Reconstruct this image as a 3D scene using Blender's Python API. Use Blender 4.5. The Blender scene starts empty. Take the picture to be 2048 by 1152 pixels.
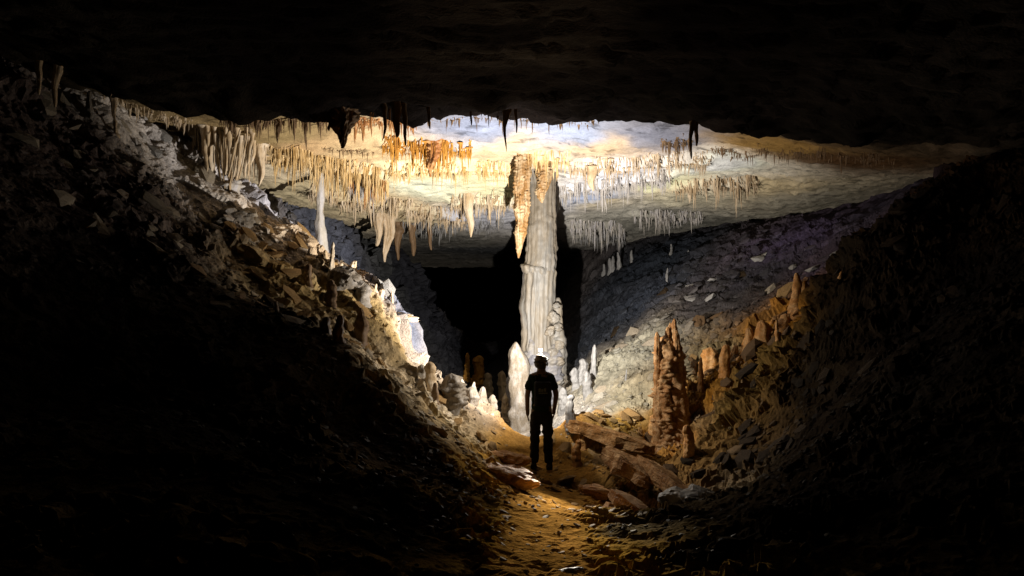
import bpy, math, random
import numpy as np
from mathutils import Vector, Matrix

# ------------------------------------------------------------------ camera
F = 1480.0                      # focal length in photo pixels (2048 wide)
scn = bpy.context.scene
COL = scn.collection
cam_d = bpy.data.cameras.new('camera')
cam_d.lens = 36.0 * F / 2048.0
cam_d.sensor_width = 36.0
cam_d.clip_start = 0.05
cam_d.clip_end = 200.0
cam = bpy.data.objects.new('camera', cam_d)
cam.location = (0, 0, 0)
cam.rotation_euler = (math.radians(90), 0, 0)
COL.objects.link(cam)
scn.camera = cam

# ------------------------------------------------------------------ world: deep underground, no daylight
world = bpy.data.worlds.new('World')
scn.world = world
world.use_nodes = True
bg = world.node_tree.nodes['Background']
bg.inputs['Color'].default_value = (0, 0, 0, 1)
bg.inputs['Strength'].default_value = 0.0

# ------------------------------------------------------------------ exposure and light (the caver's headlamp, and a rear spot added at it for the path)
vs = scn.view_settings
vs.view_transform = 'Standard'
vs.look = 'None'
vs.exposure = 0.0
vs.gamma = 1.0
scn.render.engine = 'CYCLES'
cy = scn.cycles
cy.max_bounces = 2
cy.diffuse_bounces = 1
cy.glossy_bounces = 1
cy.use_denoising = True
cy.use_adaptive_sampling = True
cy.adaptive_threshold = 0.02
LAMP_BEAM = 2200.0               # headlamp main beam
LAMP_FLOOD = 300.0              # headlamp flood light, low and wide
LAMP_SPILL = 140.0               # stray light from the lamp glass
REAR_FILL = 2000.0               # backward spot added in place of spill over the head, lights the path
BEAM_ANGLE = 146.0
BEAM_BLEND = 1.0
BEAM_PITCH = 27.0               # degrees up
BEAM_YAW = 10.0                 # degrees to the left

rng = np.random.default_rng(7)
random.seed(7)

# ------------------------------------------------------------------ numpy noise
_perm = np.random.default_rng(1).permutation(256)
_perm = np.concatenate([_perm, _perm, _perm])
_grad = np.random.default_rng(2).normal(size=(256, 3))
_grad /= np.linalg.norm(_grad, axis=1, keepdims=True)
_rnd = np.random.default_rng(3).random((256, 4))


def _hash(ix, iy, iz):
    return _perm[_perm[_perm[ix & 255] + (iy & 255)] + (iz & 255)]


def perlin(p):
    p = np.asarray(p, float)
    i = np.floor(p).astype(int)
    f = p - i
    w = f * f * f * (f * (f * 6 - 15) + 10)
    out = 0
    for dx in (0, 1):
        for dy in (0, 1):
            for dz in (0, 1):
                g = _grad[_hash(i[:, 0] + dx, i[:, 1] + dy, i[:, 2] + dz)]
                d = f - np.array([dx, dy, dz])
                wt = (w[:, 0] if dx else 1 - w[:, 0]) * (w[:, 1] if dy else 1 - w[:, 1]) * (w[:, 2] if dz else 1 - w[:, 2])
                out = out + wt * (g * d).sum(1)
    return out


def fbm(p, octaves=4, gain=0.5, ridged=False):
    a, s, out = 1.0, 1.0, 0
    for k in range(octaves):
        n = perlin(np.asarray(p) * s + k * 17.3)
        if ridged:
            n = 0.5 - np.abs(n) * 2
        out = out + a * n
        a *= gain
        s *= 2.03
    return out


def worley(p):
    """distance to nearest cell point, its random values and the offset to it"""
    p = np.asarray(p, float)
    i = np.floor(p).astype(int)
    best = np.full(len(p), 9.0)
    rv = np.zeros((len(p), 4))
    off = np.zeros((len(p), 3))
    for dx in (-1, 0, 1):
        for dy in (-1, 0, 1):
            for dz in (-1, 0, 1):
                c = i + np.array([dx, dy, dz])
                h = _hash(c[:, 0], c[:, 1], c[:, 2])
                q = c + _rnd[h][:, :3]
                o = p - q
                d = np.sqrt((o * o).sum(1))
                m = d < best
                best[m] = d[m]
                rv[m] = _rnd[(h[m] * 7 + 13) & 255]
                off[m] = o[m]
    return best, rv, off


def sstep(a, b, x):
    t = np.clip((x - a) / (b - a), 0, 1)
    return t * t * (3 - 2 * t)


# ------------------------------------------------------------------ height fields through surveyed points
def P(u, v, d):
    return np.array([(u - 1024.0) / F * d, d, (576.0 - v) / F * d])


def tps(pts, lam=0.02):
    pts = np.asarray(pts, float)
    xy, z = pts[:, :2], pts[:, 2]
    n = len(pts)

    def U(r2):
        return np.where(r2 > 1e-12, 0.5 * r2 * np.log(np.maximum(r2, 1e-12)), 0)
    K = U(((xy[:, None] - xy[None]) ** 2).sum(2)) + lam * np.eye(n)
    Q = np.c_[np.ones(n), xy]
    A = np.zeros((n + 3, n + 3))
    A[:n, :n] = K
    A[:n, n:] = Q
    A[n:, :n] = Q.T
    s = np.linalg.solve(A, np.r_[z, 0, 0, 0])

    def f(x, y):
        out = s[n] + s[n + 1] * x + s[n + 2] * y
        for k in range(n):
            out = out + s[k] * U((x - xy[k, 0]) ** 2 + (y - xy[k, 1]) ** 2)
        return out
    return f


class HF:
    def __init__(self, xs, ys, Z):
        self.xs, self.ys, self.Z = xs, ys, Z

    def __call__(self, x, y):
        x = np.atleast_1d(np.asarray(x, float))
        y = np.atleast_1d(np.asarray(y, float))
        i = np.clip(np.searchsorted(self.xs, x) - 1, 0, len(self.xs) - 2)
        j = np.clip(np.searchsorted(self.ys, y) - 1, 0, len(self.ys) - 2)
        tx = np.clip((x - self.xs[i]) / (self.xs[i + 1] - self.xs[i]), 0, 1)
        ty = np.clip((y - self.ys[j]) / (self.ys[j + 1] - self.ys[j]), 0, 1)
        Z = self.Z
        return (Z[j, i] * (1 - tx) * (1 - ty) + Z[j, i + 1] * tx * (1 - ty) + Z[j + 1, i] * (1 - tx) * ty + Z[j + 1, i + 1] * tx * ty)


def hit(hf, u, v, d0, d1, ceiling):
    d = np.arange(d0, d1, 0.12)
    s = hf((u - 1024.0) / F * d, d)
    z = (576.0 - v) / F * d
    m = (z > s) if ceiling else (z < s)
    if not m.any():
        return None
    k = int(np.argmax(m))
    d = np.arange(d[max(0, k - 1)], d[k] + .021, 0.02)
    x = (u - 1024.0) / F * d
    z = (576.0 - v) / F * d
    s = hf(x, d)
    m = (z > s) if ceiling else (z < s)
    k = np.argmax(m)
    return float(d[k]) if m.any() else None


FLOOR_PX = [
    # trodden path, from the viewer down to the caver and on to the column
    (1090, 1150, 4.1), (1090, 1080, 5.6), (1085, 1000, 8.2), (1080, 940, 11), (1150, 928, 11), (1060, 890, 12.4), (1130, 862, 13),
    # left lip of the path and the dark near mound
    (1000, 1100, 4.5), (960, 1000, 6.5), (935, 905, 9), (905, 852, 10), (700, 1100, 3.5), (300, 1080, 3.4), (850, 990, 6), (700, 850, 7.5),
    (500, 865, 6.2), (300, 825, 6), (100, 720, 6.6), (690, 692, 8.5), (540, 640, 8.8), (300, 480, 9), (430, 560, 9.4), (100, 330, 9), (780, 770, 9),
    # lit left slope
    (650, 600, 11), (500, 500, 11), (400, 400, 11.5), (800, 645, 12), (300, 300, 11.5), (750, 700, 10.5), (850, 800, 10.6), (800, 760, 10.5), (190, 190, 11),
    (600, 470, 13), (700, 560, 13), (500, 390, 13), (400, 300, 13), (815, 632, 12.7), (850, 752, 12.7), (920, 795, 12.4), (985, 822, 12.2), (1000, 870, 11.5),
    # right bank
    (1200, 930, 10.6), (1300, 935, 10.6), (1340, 893, 11.8), (1450, 780, 12), (1550, 700, 12), (1600, 650, 12.3), (1680, 572, 12.3), (1400, 720, 13.2), (1240, 822, 12.7),
    (1665, 740, 9.6), (1600, 860, 9.2), (1495, 975, 8.4), (1300, 1040, 6.5), (1230, 1100, 5), (1500, 1120, 4), (1600, 1010, 5.5), (1750, 1050, 4.2), (1950, 1000, 4.4), (1800, 700, 7.8), (1950, 570, 8.6), (1690, 610, 10), (1715, 530, 10.2), (1770, 460, 10.3), (1890, 390, 10), (1150, 838, 11.8), (1225, 853, 11.8),
    # far right slope
    (1190, 742, 14.6), (1250, 740, 14), (1250, 650, 17), (1250, 560, 20), (1250, 480, 23), (1400, 640, 14.5), (1500, 560, 15.5), (1600, 480, 16), (1750, 410, 16),
    (1160, 600, 22), (1150, 500, 26), (1350, 500, 20), (1400, 450, 22),
    # far left wall
    (680, 470, 20), (700, 560, 18.5), (760, 620, 18), (620, 410, 19), (740, 470, 23), (790, 500, 26),
]
FLOOR_W = [(0, 1.5, -1.6), (-2, 1.5, -1.4), (2, 1.5, -1.3), (-5, 2, -0.6), (5, 2, -1.0), (0.6, 15.5, -2.65), (-1, 14.6, -2.75), (-2.4, 15.2, -2.0), (-4.2, 15.8, 0.1), (-1, 18, -3.0), (-1, 22, -3.3), (-2.6, 19, -2.4), (-2.8, 23, -1.6),
           (-1, 27, -3.2), (-1, 33, -2.6), (3, 30, 1.5), (-5, 28, 1.5), (-9, 2, 3), (9, 2, 3), (-9, 9, 4.5), (9.5, 9, 3.4), (-9, 14, 4), (9.5, 15, 3.2), (-9, 22, 3.5), (9, 22, 3), (8, 30, 3), (-8, 31, 3), (0.5, 13.6, -2.7)]
fpts = [P(*q) for q in FLOOR_PX] + [np.array(q, float) for q in FLOOR_W]
floor_f = tps(fpts, 0.01)

CEIL_PX = [
    (1024, 232, 10.0), (700, 232, 9.9), (850, 230, 10), (1200, 236, 10.0), (1400, 248, 10), (1700, 276, 9.8), (450, 226, 9.8), (240, 190, 9.4), (100, 125, 8.8),
    (1024, 252, 13), (1024, 296, 14), (1024, 345, 15.5), (1000, 395, 17), (1000, 440, 19), (900, 478, 21.5), (1000, 503, 26), (900, 515, 30),
    (1400, 290, 13.5), (1700, 318, 13), (1250, 300, 14), (1500, 365, 16), (1300, 430, 19.5), (1600, 405, 17), (1200, 478, 22), (1250, 400, 17.5), (1400, 380, 16.5), (1850, 330, 13),
    (850, 300, 14), (850, 370, 16), (600, 290, 13), (450, 250, 12), (260, 200, 11), (520, 312, 13.3), (700, 330, 14.6), (700, 385, 16.5), (620, 392, 17), (800, 440, 19), (560, 330, 14.5),
]
CEIL_W = [(0, 1, 2.6), (0, 5, 2.35), (0, 8, 2.33), (-3, 6, 2.5), (3, 6, 2.3), (-4, 2, 3), (4, 2, 2.8), (3, 8.5, 2.2), (-3, 8.5, 2.4), (0, 11.2, 2.8), (3, 11.2, 2.6), (-3, 11.2, 2.72), (1, 12.2, 2.92), (-2, 12.2, 2.85),
          (-9, 4, 4), (9, 4, 3), (-9, 11, 4), (-8, 15, 2.6), (9, 11, 2.0), (9, 16, 2.2), (-8, 22, 2.0), (8, 22, 1.8), (0, 33, 0.9), (6, 33, 1.0), (-6, 33, 1.0)]
cpts = [P(*q) for q in CEIL_PX] + [np.array(q, float) for q in CEIL_W]
ceil_f = tps(cpts, 0.01)


def graded(a, b, h0, h1, mid):
    out = [a]
    while out[-1] < b:
        t = max(0, (out[-1] - mid) / (b - mid))
        out.append(out[-1] + h0 + (h1 - h0) * t)
    return np.array(out)


GX = np.r_[-9:-7.2:.12, np.linspace(-7.2, 7.2, 500), 7.3:9.1:.12]
GY = graded(1.5, 33, 0.03, 0.16, 13.5)
MX, MY = np.meshgrid(GX, GY)
FZ0 = floor_f(MX, MY)
CGX = np.linspace(-9, 9, 330)
CGY = graded(1.0, 33, 0.05, 0.16, 16)
CX, CYY = np.meshgrid(CGX, CGY)
CZ0 = ceil_f(CX, CYY)
ceil_base = HF(CGX, CGY, CZ0)

# stalactite fringes: (photo survey line of roots), lengths, count, colour, phrase
FRINGES = [
    ([(385, 262), (420, 280), (470, 294), (540, 303)], (28, 80), 120, 'cream', 'ragged curtain over the left slope', 5.0, 10, 1),
    ([(540, 303), (600, 308), (700, 330), (775, 345)], (28, 66), 250, 'gold', 'golden fringe beyond the slender white column', 3.4, 12, 1),
    ([(690, 338), (740, 346), (772, 352)], (25, 50), 50, 'rust', 'rusty tufts within the golden fringe', 4.5, 8, 0),
    ([(695, 362), (735, 366), (775, 366)], (22, 42), 90, 'white', 'white comb under the rusty tufts', 3.2, 12, 0),
    ([(620, 372), (680, 388), (760, 402), (850, 414), (935, 432)], (16, 40), 250, 'cream', 'low cream fringe above the dark passage', 3.2, 12, 1),
    ([(765, 281), (830, 284), (942, 290)], (28, 56), 120, 'orange', 'deep orange curtain left of the column', 3.6, 8, 1),
    ([(770, 328), (900, 326), (1030, 328)], (12, 34), 150, 'gold', 'short golden fringe beside the hanging cone', 3.0, 8, 1),
    ([(1030, 322), (1065, 310), (1110, 307), (1142, 312)], (18, 36), 70, 'gold', 'tuft above the tall column', 3.0, 6, 1),
    ([(1140, 326), (1220, 322), (1300, 319), (1420, 313)], (14, 34), 150, 'tan', 'tan fringe right of the column top', 3.0, 8, 1),
    ([(1108, 384), (1180, 366), (1260, 350), (1345, 345)], (14, 44), 170, 'white', 'white fringe right of the column', 3.0, 10, 1),
    ([(1345, 370), (1420, 361), (1515, 358)], (18, 44), 90, 'tan', 'separate tan comb on the right ceiling', 3.4, 8, 1),
    ([(1320, 283), (1350, 279), (1385, 274)], (12, 36), 40, 'brown', 'brown tuft by the black right stalactites', 3.4, 8, 0),
    ([(1420, 303), (1500, 300), (1600, 298), (1700, 302), (1790, 318)], (8, 26), 120, 'brown', 'dim fringe fading out at far right', 3.0, 10, 0),
    ([(900, 394), (960, 396), (1030, 398)], (18, 42), 70, 'cream', 'cream fringe left of the hanging cone', 3.2, 10, 1),
    ([(800, 446), (900, 450), (1010, 444)], (12, 28), 90, 'grey', 'grey fringe on the farthest ceiling', 3.0, 10, 0),
    ([(1140, 446), (1190, 446), (1250, 452)], (18, 36), 60, 'white', 'pale fringe behind the column shadow', 3.2, 6, 1),
    ([(1265, 424), (1330, 426), (1405, 428)], (14, 32), 80, 'white', 'far white fringe over the right slope', 3.0, 8, 1),
    ([(1150, 474), (1250, 470)], (10, 24), 50, 'grey', 'lowest grey fringe above the far slope', 3.0, 6, 0),
    ([(440, 232), (550, 232), (660, 232)], (12, 54), 70, 'brown', 'dark row on the left near lip', 6.0, 9, 0),
    ([(690, 234), (760, 236), (835, 238)], (14, 52), 45, 'rust', 'dark rusty row on the near lip', 6.0, 8, 0),
    ([(835, 233), (1000, 234), (1200, 238)], (6, 30), 40, 'brown', 'sparse dark row above the column', 4.0, 6, 0),
    ([(205, 190), (290, 215), (385, 246)], (12, 30), 50, 'cream', 'pale teeth at the top of the left slope', 5.0, 8, 0),
    ([(60, 140), (100, 150), (140, 165)], (20, 52), 22, 'cream', 'long teeth at the far left edge', 6.0, 8, 0),
    ([(640, 292), (700, 296), (750, 297)], (6, 20), 26, 'brown', 'few dark straws above the golden fringe', 3.0, 4, 0),
]


def polyline(pts, t):
    seg = np.array(pts, float)
    L = np.r_[0, np.cumsum(np.hypot(*np.diff(seg, axis=0).T))]
    s = t * L[-1]
    return np.interp(s, L, seg[:, 0]), np.interp(s, L, seg[:, 1])


def smooth_hit_ceiling(u, v):
    d0 = 6.0 if v < 245 else 10.6
    if u < 420:
        d0 = 6.0
    return hit(ceil_base, u, v, d0, 32, True)


# steps in the ceiling along the fringes: a riser, then a lower bed behind it
CZ1 = CZ0.copy()
for line, _l, _n, _c, _p, _r, _j, step in FRINGES:
    if not step:
        continue
    wx, wy = [], []
    for t in np.linspace(0, 1, 14):
        u, v = polyline(line, t)
        d = smooth_hit_ceiling(u, v)
        if d:
            wx.append((u - 1024) / F * d)
            wy.append(d)
    wx, wy = np.array(wx), np.array(wy)
    o = np.argsort(wx)
    wx, wy = wx[o], wy[o]
    edge = sstep(wx[0] - 0.25, wx[0] + 0.1, CX) * (1 - sstep(wx[-1] - 0.1, wx[-1] + 0.25, CX))
    ly = np.interp(CX, wx, wy) + 0.12 * np.sin(CX * 3.1 + 1) * 0.5 + 0.05 * np.sin(CX * 9.0)
    dd = CYY - ly
    h = 0.13
    CZ1 += edge * np.where(dd < 0, h * 0.5 * np.exp(dd / 0.35) * sstep(0, -0.06, dd), -h * np.exp(-dd / 0.5) * sstep(0, 0.10, dd))

# ------------------------------------------------------------------ relief
fp = np.c_[MX.ravel(), MY.ravel(), FZ0.ravel()]
pathx = np.interp(fp[:, 1], [1, 4.1, 5.6, 8.2, 11, 13], [0.2, 0.19, 0.25, 0.34, 0.5, 0.5])
path_half = np.interp(fp[:, 1], [1, 4, 6, 8, 11, 13], [0.3, 0.28, 0.32, 0.45, 0.8, 0.6])
path_m = 1 - sstep(0.75, 1.35, np.abs(fp[:, 0] - pathx + 0.12 * perlin(fp * 1.7)) / path_half)
path_m *= 1 - sstep(12, 13, fp[:, 1])
far_r = sstep(1.2, 2.2, fp[:, 0]) * sstep(12.2, 13.2, fp[:, 1])
rub = (1 - 0.85 * path_m) * (1 - 0.45 * far_r) * (.35 + .85 * sstep(-.15, .25, fbm(fp * .8 + 40, 3)))
disp = np.zeros(len(fp))
disp += 0.10 * fbm(fp * 0.9, 3) * (1 - 0.7 * path_m)
for sc, am in ((0.38, 0.06), (0.19, 0.06), (0.10, 0.048)):
    q = fp / np.array([sc * 1.25, sc * 1.25, sc])
    q = q + 0.25 * np.c_[perlin(fp * 4), perlin(fp * 4 + 9), perlin(fp * 4 + 31)]
    f1, rv, off = worley(q)
    disp += am * rub * ((rv[:, 0] - 0.5) * 1.1 + (off[:, :2] * (rv[:, 1:3] - 0.5)).sum(1) * 1.6)
disp += 0.014 * fbm(fp * 9, 2) + path_m * .03 * fbm(fp * 3.3 + 3, 2)
def band(a, lo, hi, w):
    return sstep(lo - w, lo + w, a) * (1 - sstep(hi - w, hi + w, a))


def blocks(p, sc, flat=1.0):
    q = p / np.array([sc * 1.2, sc * 1.2, sc * flat]) + 0.3 * np.c_[perlin(p * 2.1), perlin(p * 2.1 + 9), perlin(p * 2.1 + 31)]
    f1, rv, off = worley(q)
    return (rv[:, 0] - .5) + (off[:, :2] * (rv[:, 1:3] - .5)).sum(1) * 1.5


m_fl = (1 - sstep(-2.6, -1.4, fp[:, 0])) * sstep(14.2, 16, fp[:, 1])
m_fr = sstep(1.2, 2.2, fp[:, 0]) * sstep(13, 14.5, fp[:, 1])
m_ls = (1 - sstep(-1.3, -.8, fp[:, 0])) * band(fp[:, 1], 9.3, 13.8, .6)
m_rb = sstep(1.9, 2.6, fp[:, 0]) * band(fp[:, 1], 10.2, 13.6, .5)
def where(mask, fn):
    k = mask > .001
    disp[k] += mask[k] * fn(fp[k])


where(m_fl, lambda p: .38 * fbm(p * .9 + 4, 4, ridged=True) + .35 * blocks(p, 1.1))
where(m_fr, lambda p: .16 * fbm(p * np.array([.8, 1.5, 1.2]) + 7, 4) + .10 * blocks(p, .7) + .05 * blocks(p, .3))
where(m_ls, lambda p: .22 * fbm(p * 1.0 + 11, 4) + .14 * blocks(p, .75) + .05 * blocks(p + 5, .33))
where(m_rb, lambda p: .26 * fbm(p * 1.3 + 19, 4, ridged=True) + .17 * blocks(p, .5) + .08 * blocks(p + 3, .22))
dispz = np.zeros(len(fp))
yl = np.interp(fp[:, 0], [.6, .9, 1.5, 2.0, 2.4], [12.3, 11.75, 11.35, 10.9, 10.6]) + .16 * perlin(fp * 2.2)
lm = sstep(.7, 1.0, fp[:, 0]) * (1 - sstep(1.9, 2.3, fp[:, 0]))
dl = fp[:, 1] - yl
s_ = sstep(-.16, .05, dl)
dispz += lm * (s_ * .10 * np.exp(-np.maximum(dl, 0) / .5) - (1 - s_) * .32 * np.exp(np.minimum(dl, 0) / .5))
xe = -1.70 + .10 * perlin(fp * 2.6 + 2) + .12 * (fp[:, 1] - 12.6)
dx_ = fp[:, 0] - xe
s_ = sstep(-.03, .10, dx_)
dispz += band(fp[:, 1], 11.9, 13.2, .25) * ((1 - s_) * .22 * np.exp(np.minimum(dx_, 0) / .5) - s_ * .28 * np.exp(-np.maximum(dx_, 0) / .4))
hole = np.exp(-(((fp[:, 0] - 1.55) / 0.33) ** 2 + ((fp[:, 1] - 9.0) / 0.55) ** 2)) + np.exp(-(((fp[:, 0] - 1.0) / 0.4) ** 2 + ((fp[:, 1] - 10.2) / 0.25) ** 2)) * 0.7
dispz -= .35 * hole
GYr, GXr = np.gradient(FZ0, GY, GX)
nrm = np.c_[-GXr.ravel(), -GYr.ravel(), np.ones(len(fp))]
nrm /= np.linalg.norm(nrm, axis=1, keepdims=True)
FZ = FZ0 + (disp / np.maximum(nrm[:, 2], .6) + dispz).reshape(FZ0.shape)
floor_z = HF(GX, GY, FZ)
floor_base = HF(GX, GY, FZ0)
lat = 0.05 * rub
fverts = fp + nrm * disp[:, None] + np.c_[lat * perlin(fp * 3.1 + 5), lat * perlin(fp * 3.3 + 50), dispz]

cp = np.c_[CX.ravel(), CYY.ravel(), CZ1.ravel()]
cd = 0.07 * fbm(cp * np.array([0.7, 1.1, 1]), 3)
cd += .30 * sstep(8.0, 9.4, cp[:, 1]) * (1 - sstep(10.2, 11.4, cp[:, 1])) * fbm(cp * np.array([1.1, 1.1, 0]) + 3, 4)
f1, rv, off = worley(cp * np.array([2.2, 4.5, 2.0]) + 0.4 * np.c_[perlin(cp * 2), perlin(cp * 2 + 7), perlin(cp * 2 + 3)])
beam_beds = sstep(0.55, 0.85, rv[:, 0])
cd += 0.03 * (rv[:, 1] - 0.5) * beam_beds
nearlip = 1 - sstep(9.9, 10.6, cp[:, 1])
f1, rv, off = worley(cp * np.array([3.5, 6.0, 3.0]))
cd += (0.036 + 0.04 * nearlip) * ((rv[:, 0] - 0.5) + (off[:, :2] * (rv[:, 1:3] - 0.5)).sum(1))
cd += 0.020 * fbm(cp * np.array([4, 7, 4]), 4)
cd -= .03 * sstep(.62, .8, 1 - np.abs(fbm(cp * np.array([.9, 1.6, .9]) + 70, 3)) * 6) * (1 - nearlip)
CZ = CZ1 + cd.reshape(CZ1.shape)
ceil_z = HF(CGX, CGY, CZ)

# ------------------------------------------------------------------ colour of the ground, by place (mineral stain, mud, calcite, and shade painted into near mounds, far slopes and near ceiling)
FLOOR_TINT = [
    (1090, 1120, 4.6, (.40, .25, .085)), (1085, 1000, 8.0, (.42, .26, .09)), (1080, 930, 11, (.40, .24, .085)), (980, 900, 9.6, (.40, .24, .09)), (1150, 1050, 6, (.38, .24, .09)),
    (700, 1000, 5, (.022, .018, .014)), (400, 800, 6, (.016, .013, .011)), (300, 550, 8.5, (.04, .033, .028)), (200, 400, 9.5, (.12, .10, .09)), (500, 700, 8.5, (.035, .028, .02)), (150, 300, 9.5, (.14, .11, .10)), (1690, 600, 8.6, (.022, .018, .015)), (1600, 830, 8, (.025, .02, .016)), (1850, 420, 8.2, (.02, .017, .015)), (1480, 980, 7.4, (.05, .04, .028)), (1750, 420, 15, (.08, .07, .09)), (850, 820, 10.3, (.64, .55, .43)), (900, 850, 10, (.5, .4, .26)), (760, 760, 9.6, (.5, .42, .31)), (800, 850, 9.2, (.3, .25, .18)),  # near-black entries paint in the shade of the near mounds
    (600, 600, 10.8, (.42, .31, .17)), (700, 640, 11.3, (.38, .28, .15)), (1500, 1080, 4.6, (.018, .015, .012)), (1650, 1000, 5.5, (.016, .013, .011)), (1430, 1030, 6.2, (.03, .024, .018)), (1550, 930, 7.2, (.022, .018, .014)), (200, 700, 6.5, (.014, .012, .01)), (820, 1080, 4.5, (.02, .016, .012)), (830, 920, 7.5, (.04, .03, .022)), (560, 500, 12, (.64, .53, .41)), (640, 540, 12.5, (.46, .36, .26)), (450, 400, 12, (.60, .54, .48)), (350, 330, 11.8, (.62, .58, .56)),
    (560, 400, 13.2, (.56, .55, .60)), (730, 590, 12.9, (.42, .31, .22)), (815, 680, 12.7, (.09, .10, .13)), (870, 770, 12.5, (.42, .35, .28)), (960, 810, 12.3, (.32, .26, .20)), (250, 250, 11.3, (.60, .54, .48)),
    (1250, 960, 9, (.28, .14, .05)), (1340, 880, 11.8, (.42, .21, .08)), (1450, 780, 12, (.36, .19, .07)), (1550, 700, 12, (.40, .20, .07)), (1620, 650, 12.3, (.42, .20, .065)), (1420, 840, 11.6, (.34, .24, .14)), (1500, 800, 11.2, (.16, .11, .05)), (1380, 960, 8.5, (.34, .28, .2)),
    (1250, 850, 12, (.38, .25, .10)), (1230, 800, 13, (.32, .29, .22)), (1250, 720, 14.5, (.26, .245, .20)), (1400, 690, 12.8, (.20, .17, .11)), (1280, 600, 18, (.04, .044, .055)), (1200, 640, 18, (.035, .038, .045)), (1300, 520, 20, (.025, .028, .034)), (1450, 600, 15, (.06, .055, .055)), (1500, 540, 15.5, (.045, .042, .048)), (1600, 480, 16, (.085, .07, .11)), (1700, 470, 13.8, (.07, .055, .07)), (1800, 380, 13, (.04, .03, .035)), (1750, 500, 12, (.05, .025, .012)), (1720, 480, 10.6, (.02, .016, .012)), (1820, 420, 10.4, (.015, .012, .01)), (1850, 350, 12.5, (.02, .014, .012)), (1680, 640, 9.8, (.02, .016, .012)), (1850, 600, 8.5, (.012, .01, .009)),  # darkest far slope and crest entries have shade painted in
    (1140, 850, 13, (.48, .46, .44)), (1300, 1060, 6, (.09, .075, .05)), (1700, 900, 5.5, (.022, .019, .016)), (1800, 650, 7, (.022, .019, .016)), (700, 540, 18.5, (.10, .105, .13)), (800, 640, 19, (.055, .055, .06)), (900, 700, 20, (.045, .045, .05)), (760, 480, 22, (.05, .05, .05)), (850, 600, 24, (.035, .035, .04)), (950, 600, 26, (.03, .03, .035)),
]
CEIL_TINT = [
    (1050, 90, 7.3, (.07, .058, .046)), (1050, 30, 6.4, (.06, .05, .04)), (1024, 60, 6.8, (.022, .018, .015)), (1024, 150, 8.4, (.022, .018, .015)), (600, 150, 8.4, (.011, .009, .008)), (600, 40, 6.5, (.011, .009, .008)), (1400, 40, 6.5, (.011, .009, .008)), (1400, 150, 8.4, (.011, .009, .008)), (1024, 228, 10, (.07, .06, .06)), (1500, 260, 10, (.011, .009, .008)), (400, 215, 9.6, (.03, .025, .02)), (700, 222, 9.8, (.025, .022, .022)), (850, 228, 9.9, (.025, .022, .022)), (1200, 234, 9.8, (.025, .022, .022)), (1400, 250, 9.8, (.022, .018, .016)), (1300, 200, 9, (.015, .013, .011)), (1700, 280, 9.6, (.015, .013, .011)), (250, 190, 9.2, (.03, .025, .02)),  # near ceiling shade painted in, with a faint lit patch at its centre
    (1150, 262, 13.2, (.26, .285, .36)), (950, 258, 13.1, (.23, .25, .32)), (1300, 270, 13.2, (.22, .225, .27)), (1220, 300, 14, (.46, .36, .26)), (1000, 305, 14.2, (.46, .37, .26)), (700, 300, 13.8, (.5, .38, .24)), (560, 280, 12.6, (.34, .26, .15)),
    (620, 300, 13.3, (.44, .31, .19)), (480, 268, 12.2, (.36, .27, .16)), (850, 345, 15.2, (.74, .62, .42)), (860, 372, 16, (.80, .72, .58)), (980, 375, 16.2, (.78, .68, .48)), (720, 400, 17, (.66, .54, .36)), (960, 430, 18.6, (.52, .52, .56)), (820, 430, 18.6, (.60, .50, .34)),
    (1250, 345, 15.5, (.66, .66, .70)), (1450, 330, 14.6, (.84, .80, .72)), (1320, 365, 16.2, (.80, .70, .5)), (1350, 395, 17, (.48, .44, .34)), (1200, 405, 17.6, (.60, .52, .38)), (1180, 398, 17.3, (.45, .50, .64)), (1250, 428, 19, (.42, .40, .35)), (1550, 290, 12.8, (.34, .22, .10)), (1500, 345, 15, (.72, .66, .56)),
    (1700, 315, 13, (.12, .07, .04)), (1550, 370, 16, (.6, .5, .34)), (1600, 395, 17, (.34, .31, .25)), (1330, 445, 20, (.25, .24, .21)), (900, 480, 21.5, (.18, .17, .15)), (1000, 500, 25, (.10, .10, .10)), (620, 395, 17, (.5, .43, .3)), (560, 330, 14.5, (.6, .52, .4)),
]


def sat(c, k):
    c = np.array(c, float)
    g = c.mean()
    return np.clip(g + (c - g) * k, .004, .88)


FLOOR_TINT = [(u, v, d, sat(c, 1.3)) for u, v, d, c in FLOOR_TINT]
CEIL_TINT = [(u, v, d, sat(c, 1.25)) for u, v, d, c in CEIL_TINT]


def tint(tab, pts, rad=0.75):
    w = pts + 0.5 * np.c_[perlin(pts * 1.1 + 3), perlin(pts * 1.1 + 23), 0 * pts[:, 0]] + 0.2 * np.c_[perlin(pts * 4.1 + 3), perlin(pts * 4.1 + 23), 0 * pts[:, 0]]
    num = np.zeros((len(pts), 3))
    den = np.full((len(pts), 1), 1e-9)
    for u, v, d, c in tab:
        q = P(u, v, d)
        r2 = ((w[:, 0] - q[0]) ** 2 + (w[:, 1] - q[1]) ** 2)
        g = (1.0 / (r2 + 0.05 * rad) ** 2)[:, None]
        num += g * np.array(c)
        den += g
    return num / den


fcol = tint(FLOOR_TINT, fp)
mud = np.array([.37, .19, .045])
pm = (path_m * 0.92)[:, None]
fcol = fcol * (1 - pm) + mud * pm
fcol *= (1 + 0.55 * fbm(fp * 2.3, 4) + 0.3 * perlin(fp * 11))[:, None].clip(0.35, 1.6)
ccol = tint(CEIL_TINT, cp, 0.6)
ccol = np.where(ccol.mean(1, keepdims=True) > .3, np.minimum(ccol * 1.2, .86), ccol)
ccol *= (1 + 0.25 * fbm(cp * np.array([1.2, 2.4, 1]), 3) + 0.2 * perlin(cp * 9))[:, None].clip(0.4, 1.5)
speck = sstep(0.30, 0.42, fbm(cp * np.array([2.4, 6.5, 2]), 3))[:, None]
ccol = ccol * (1 - 0.55 * speck)


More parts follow.
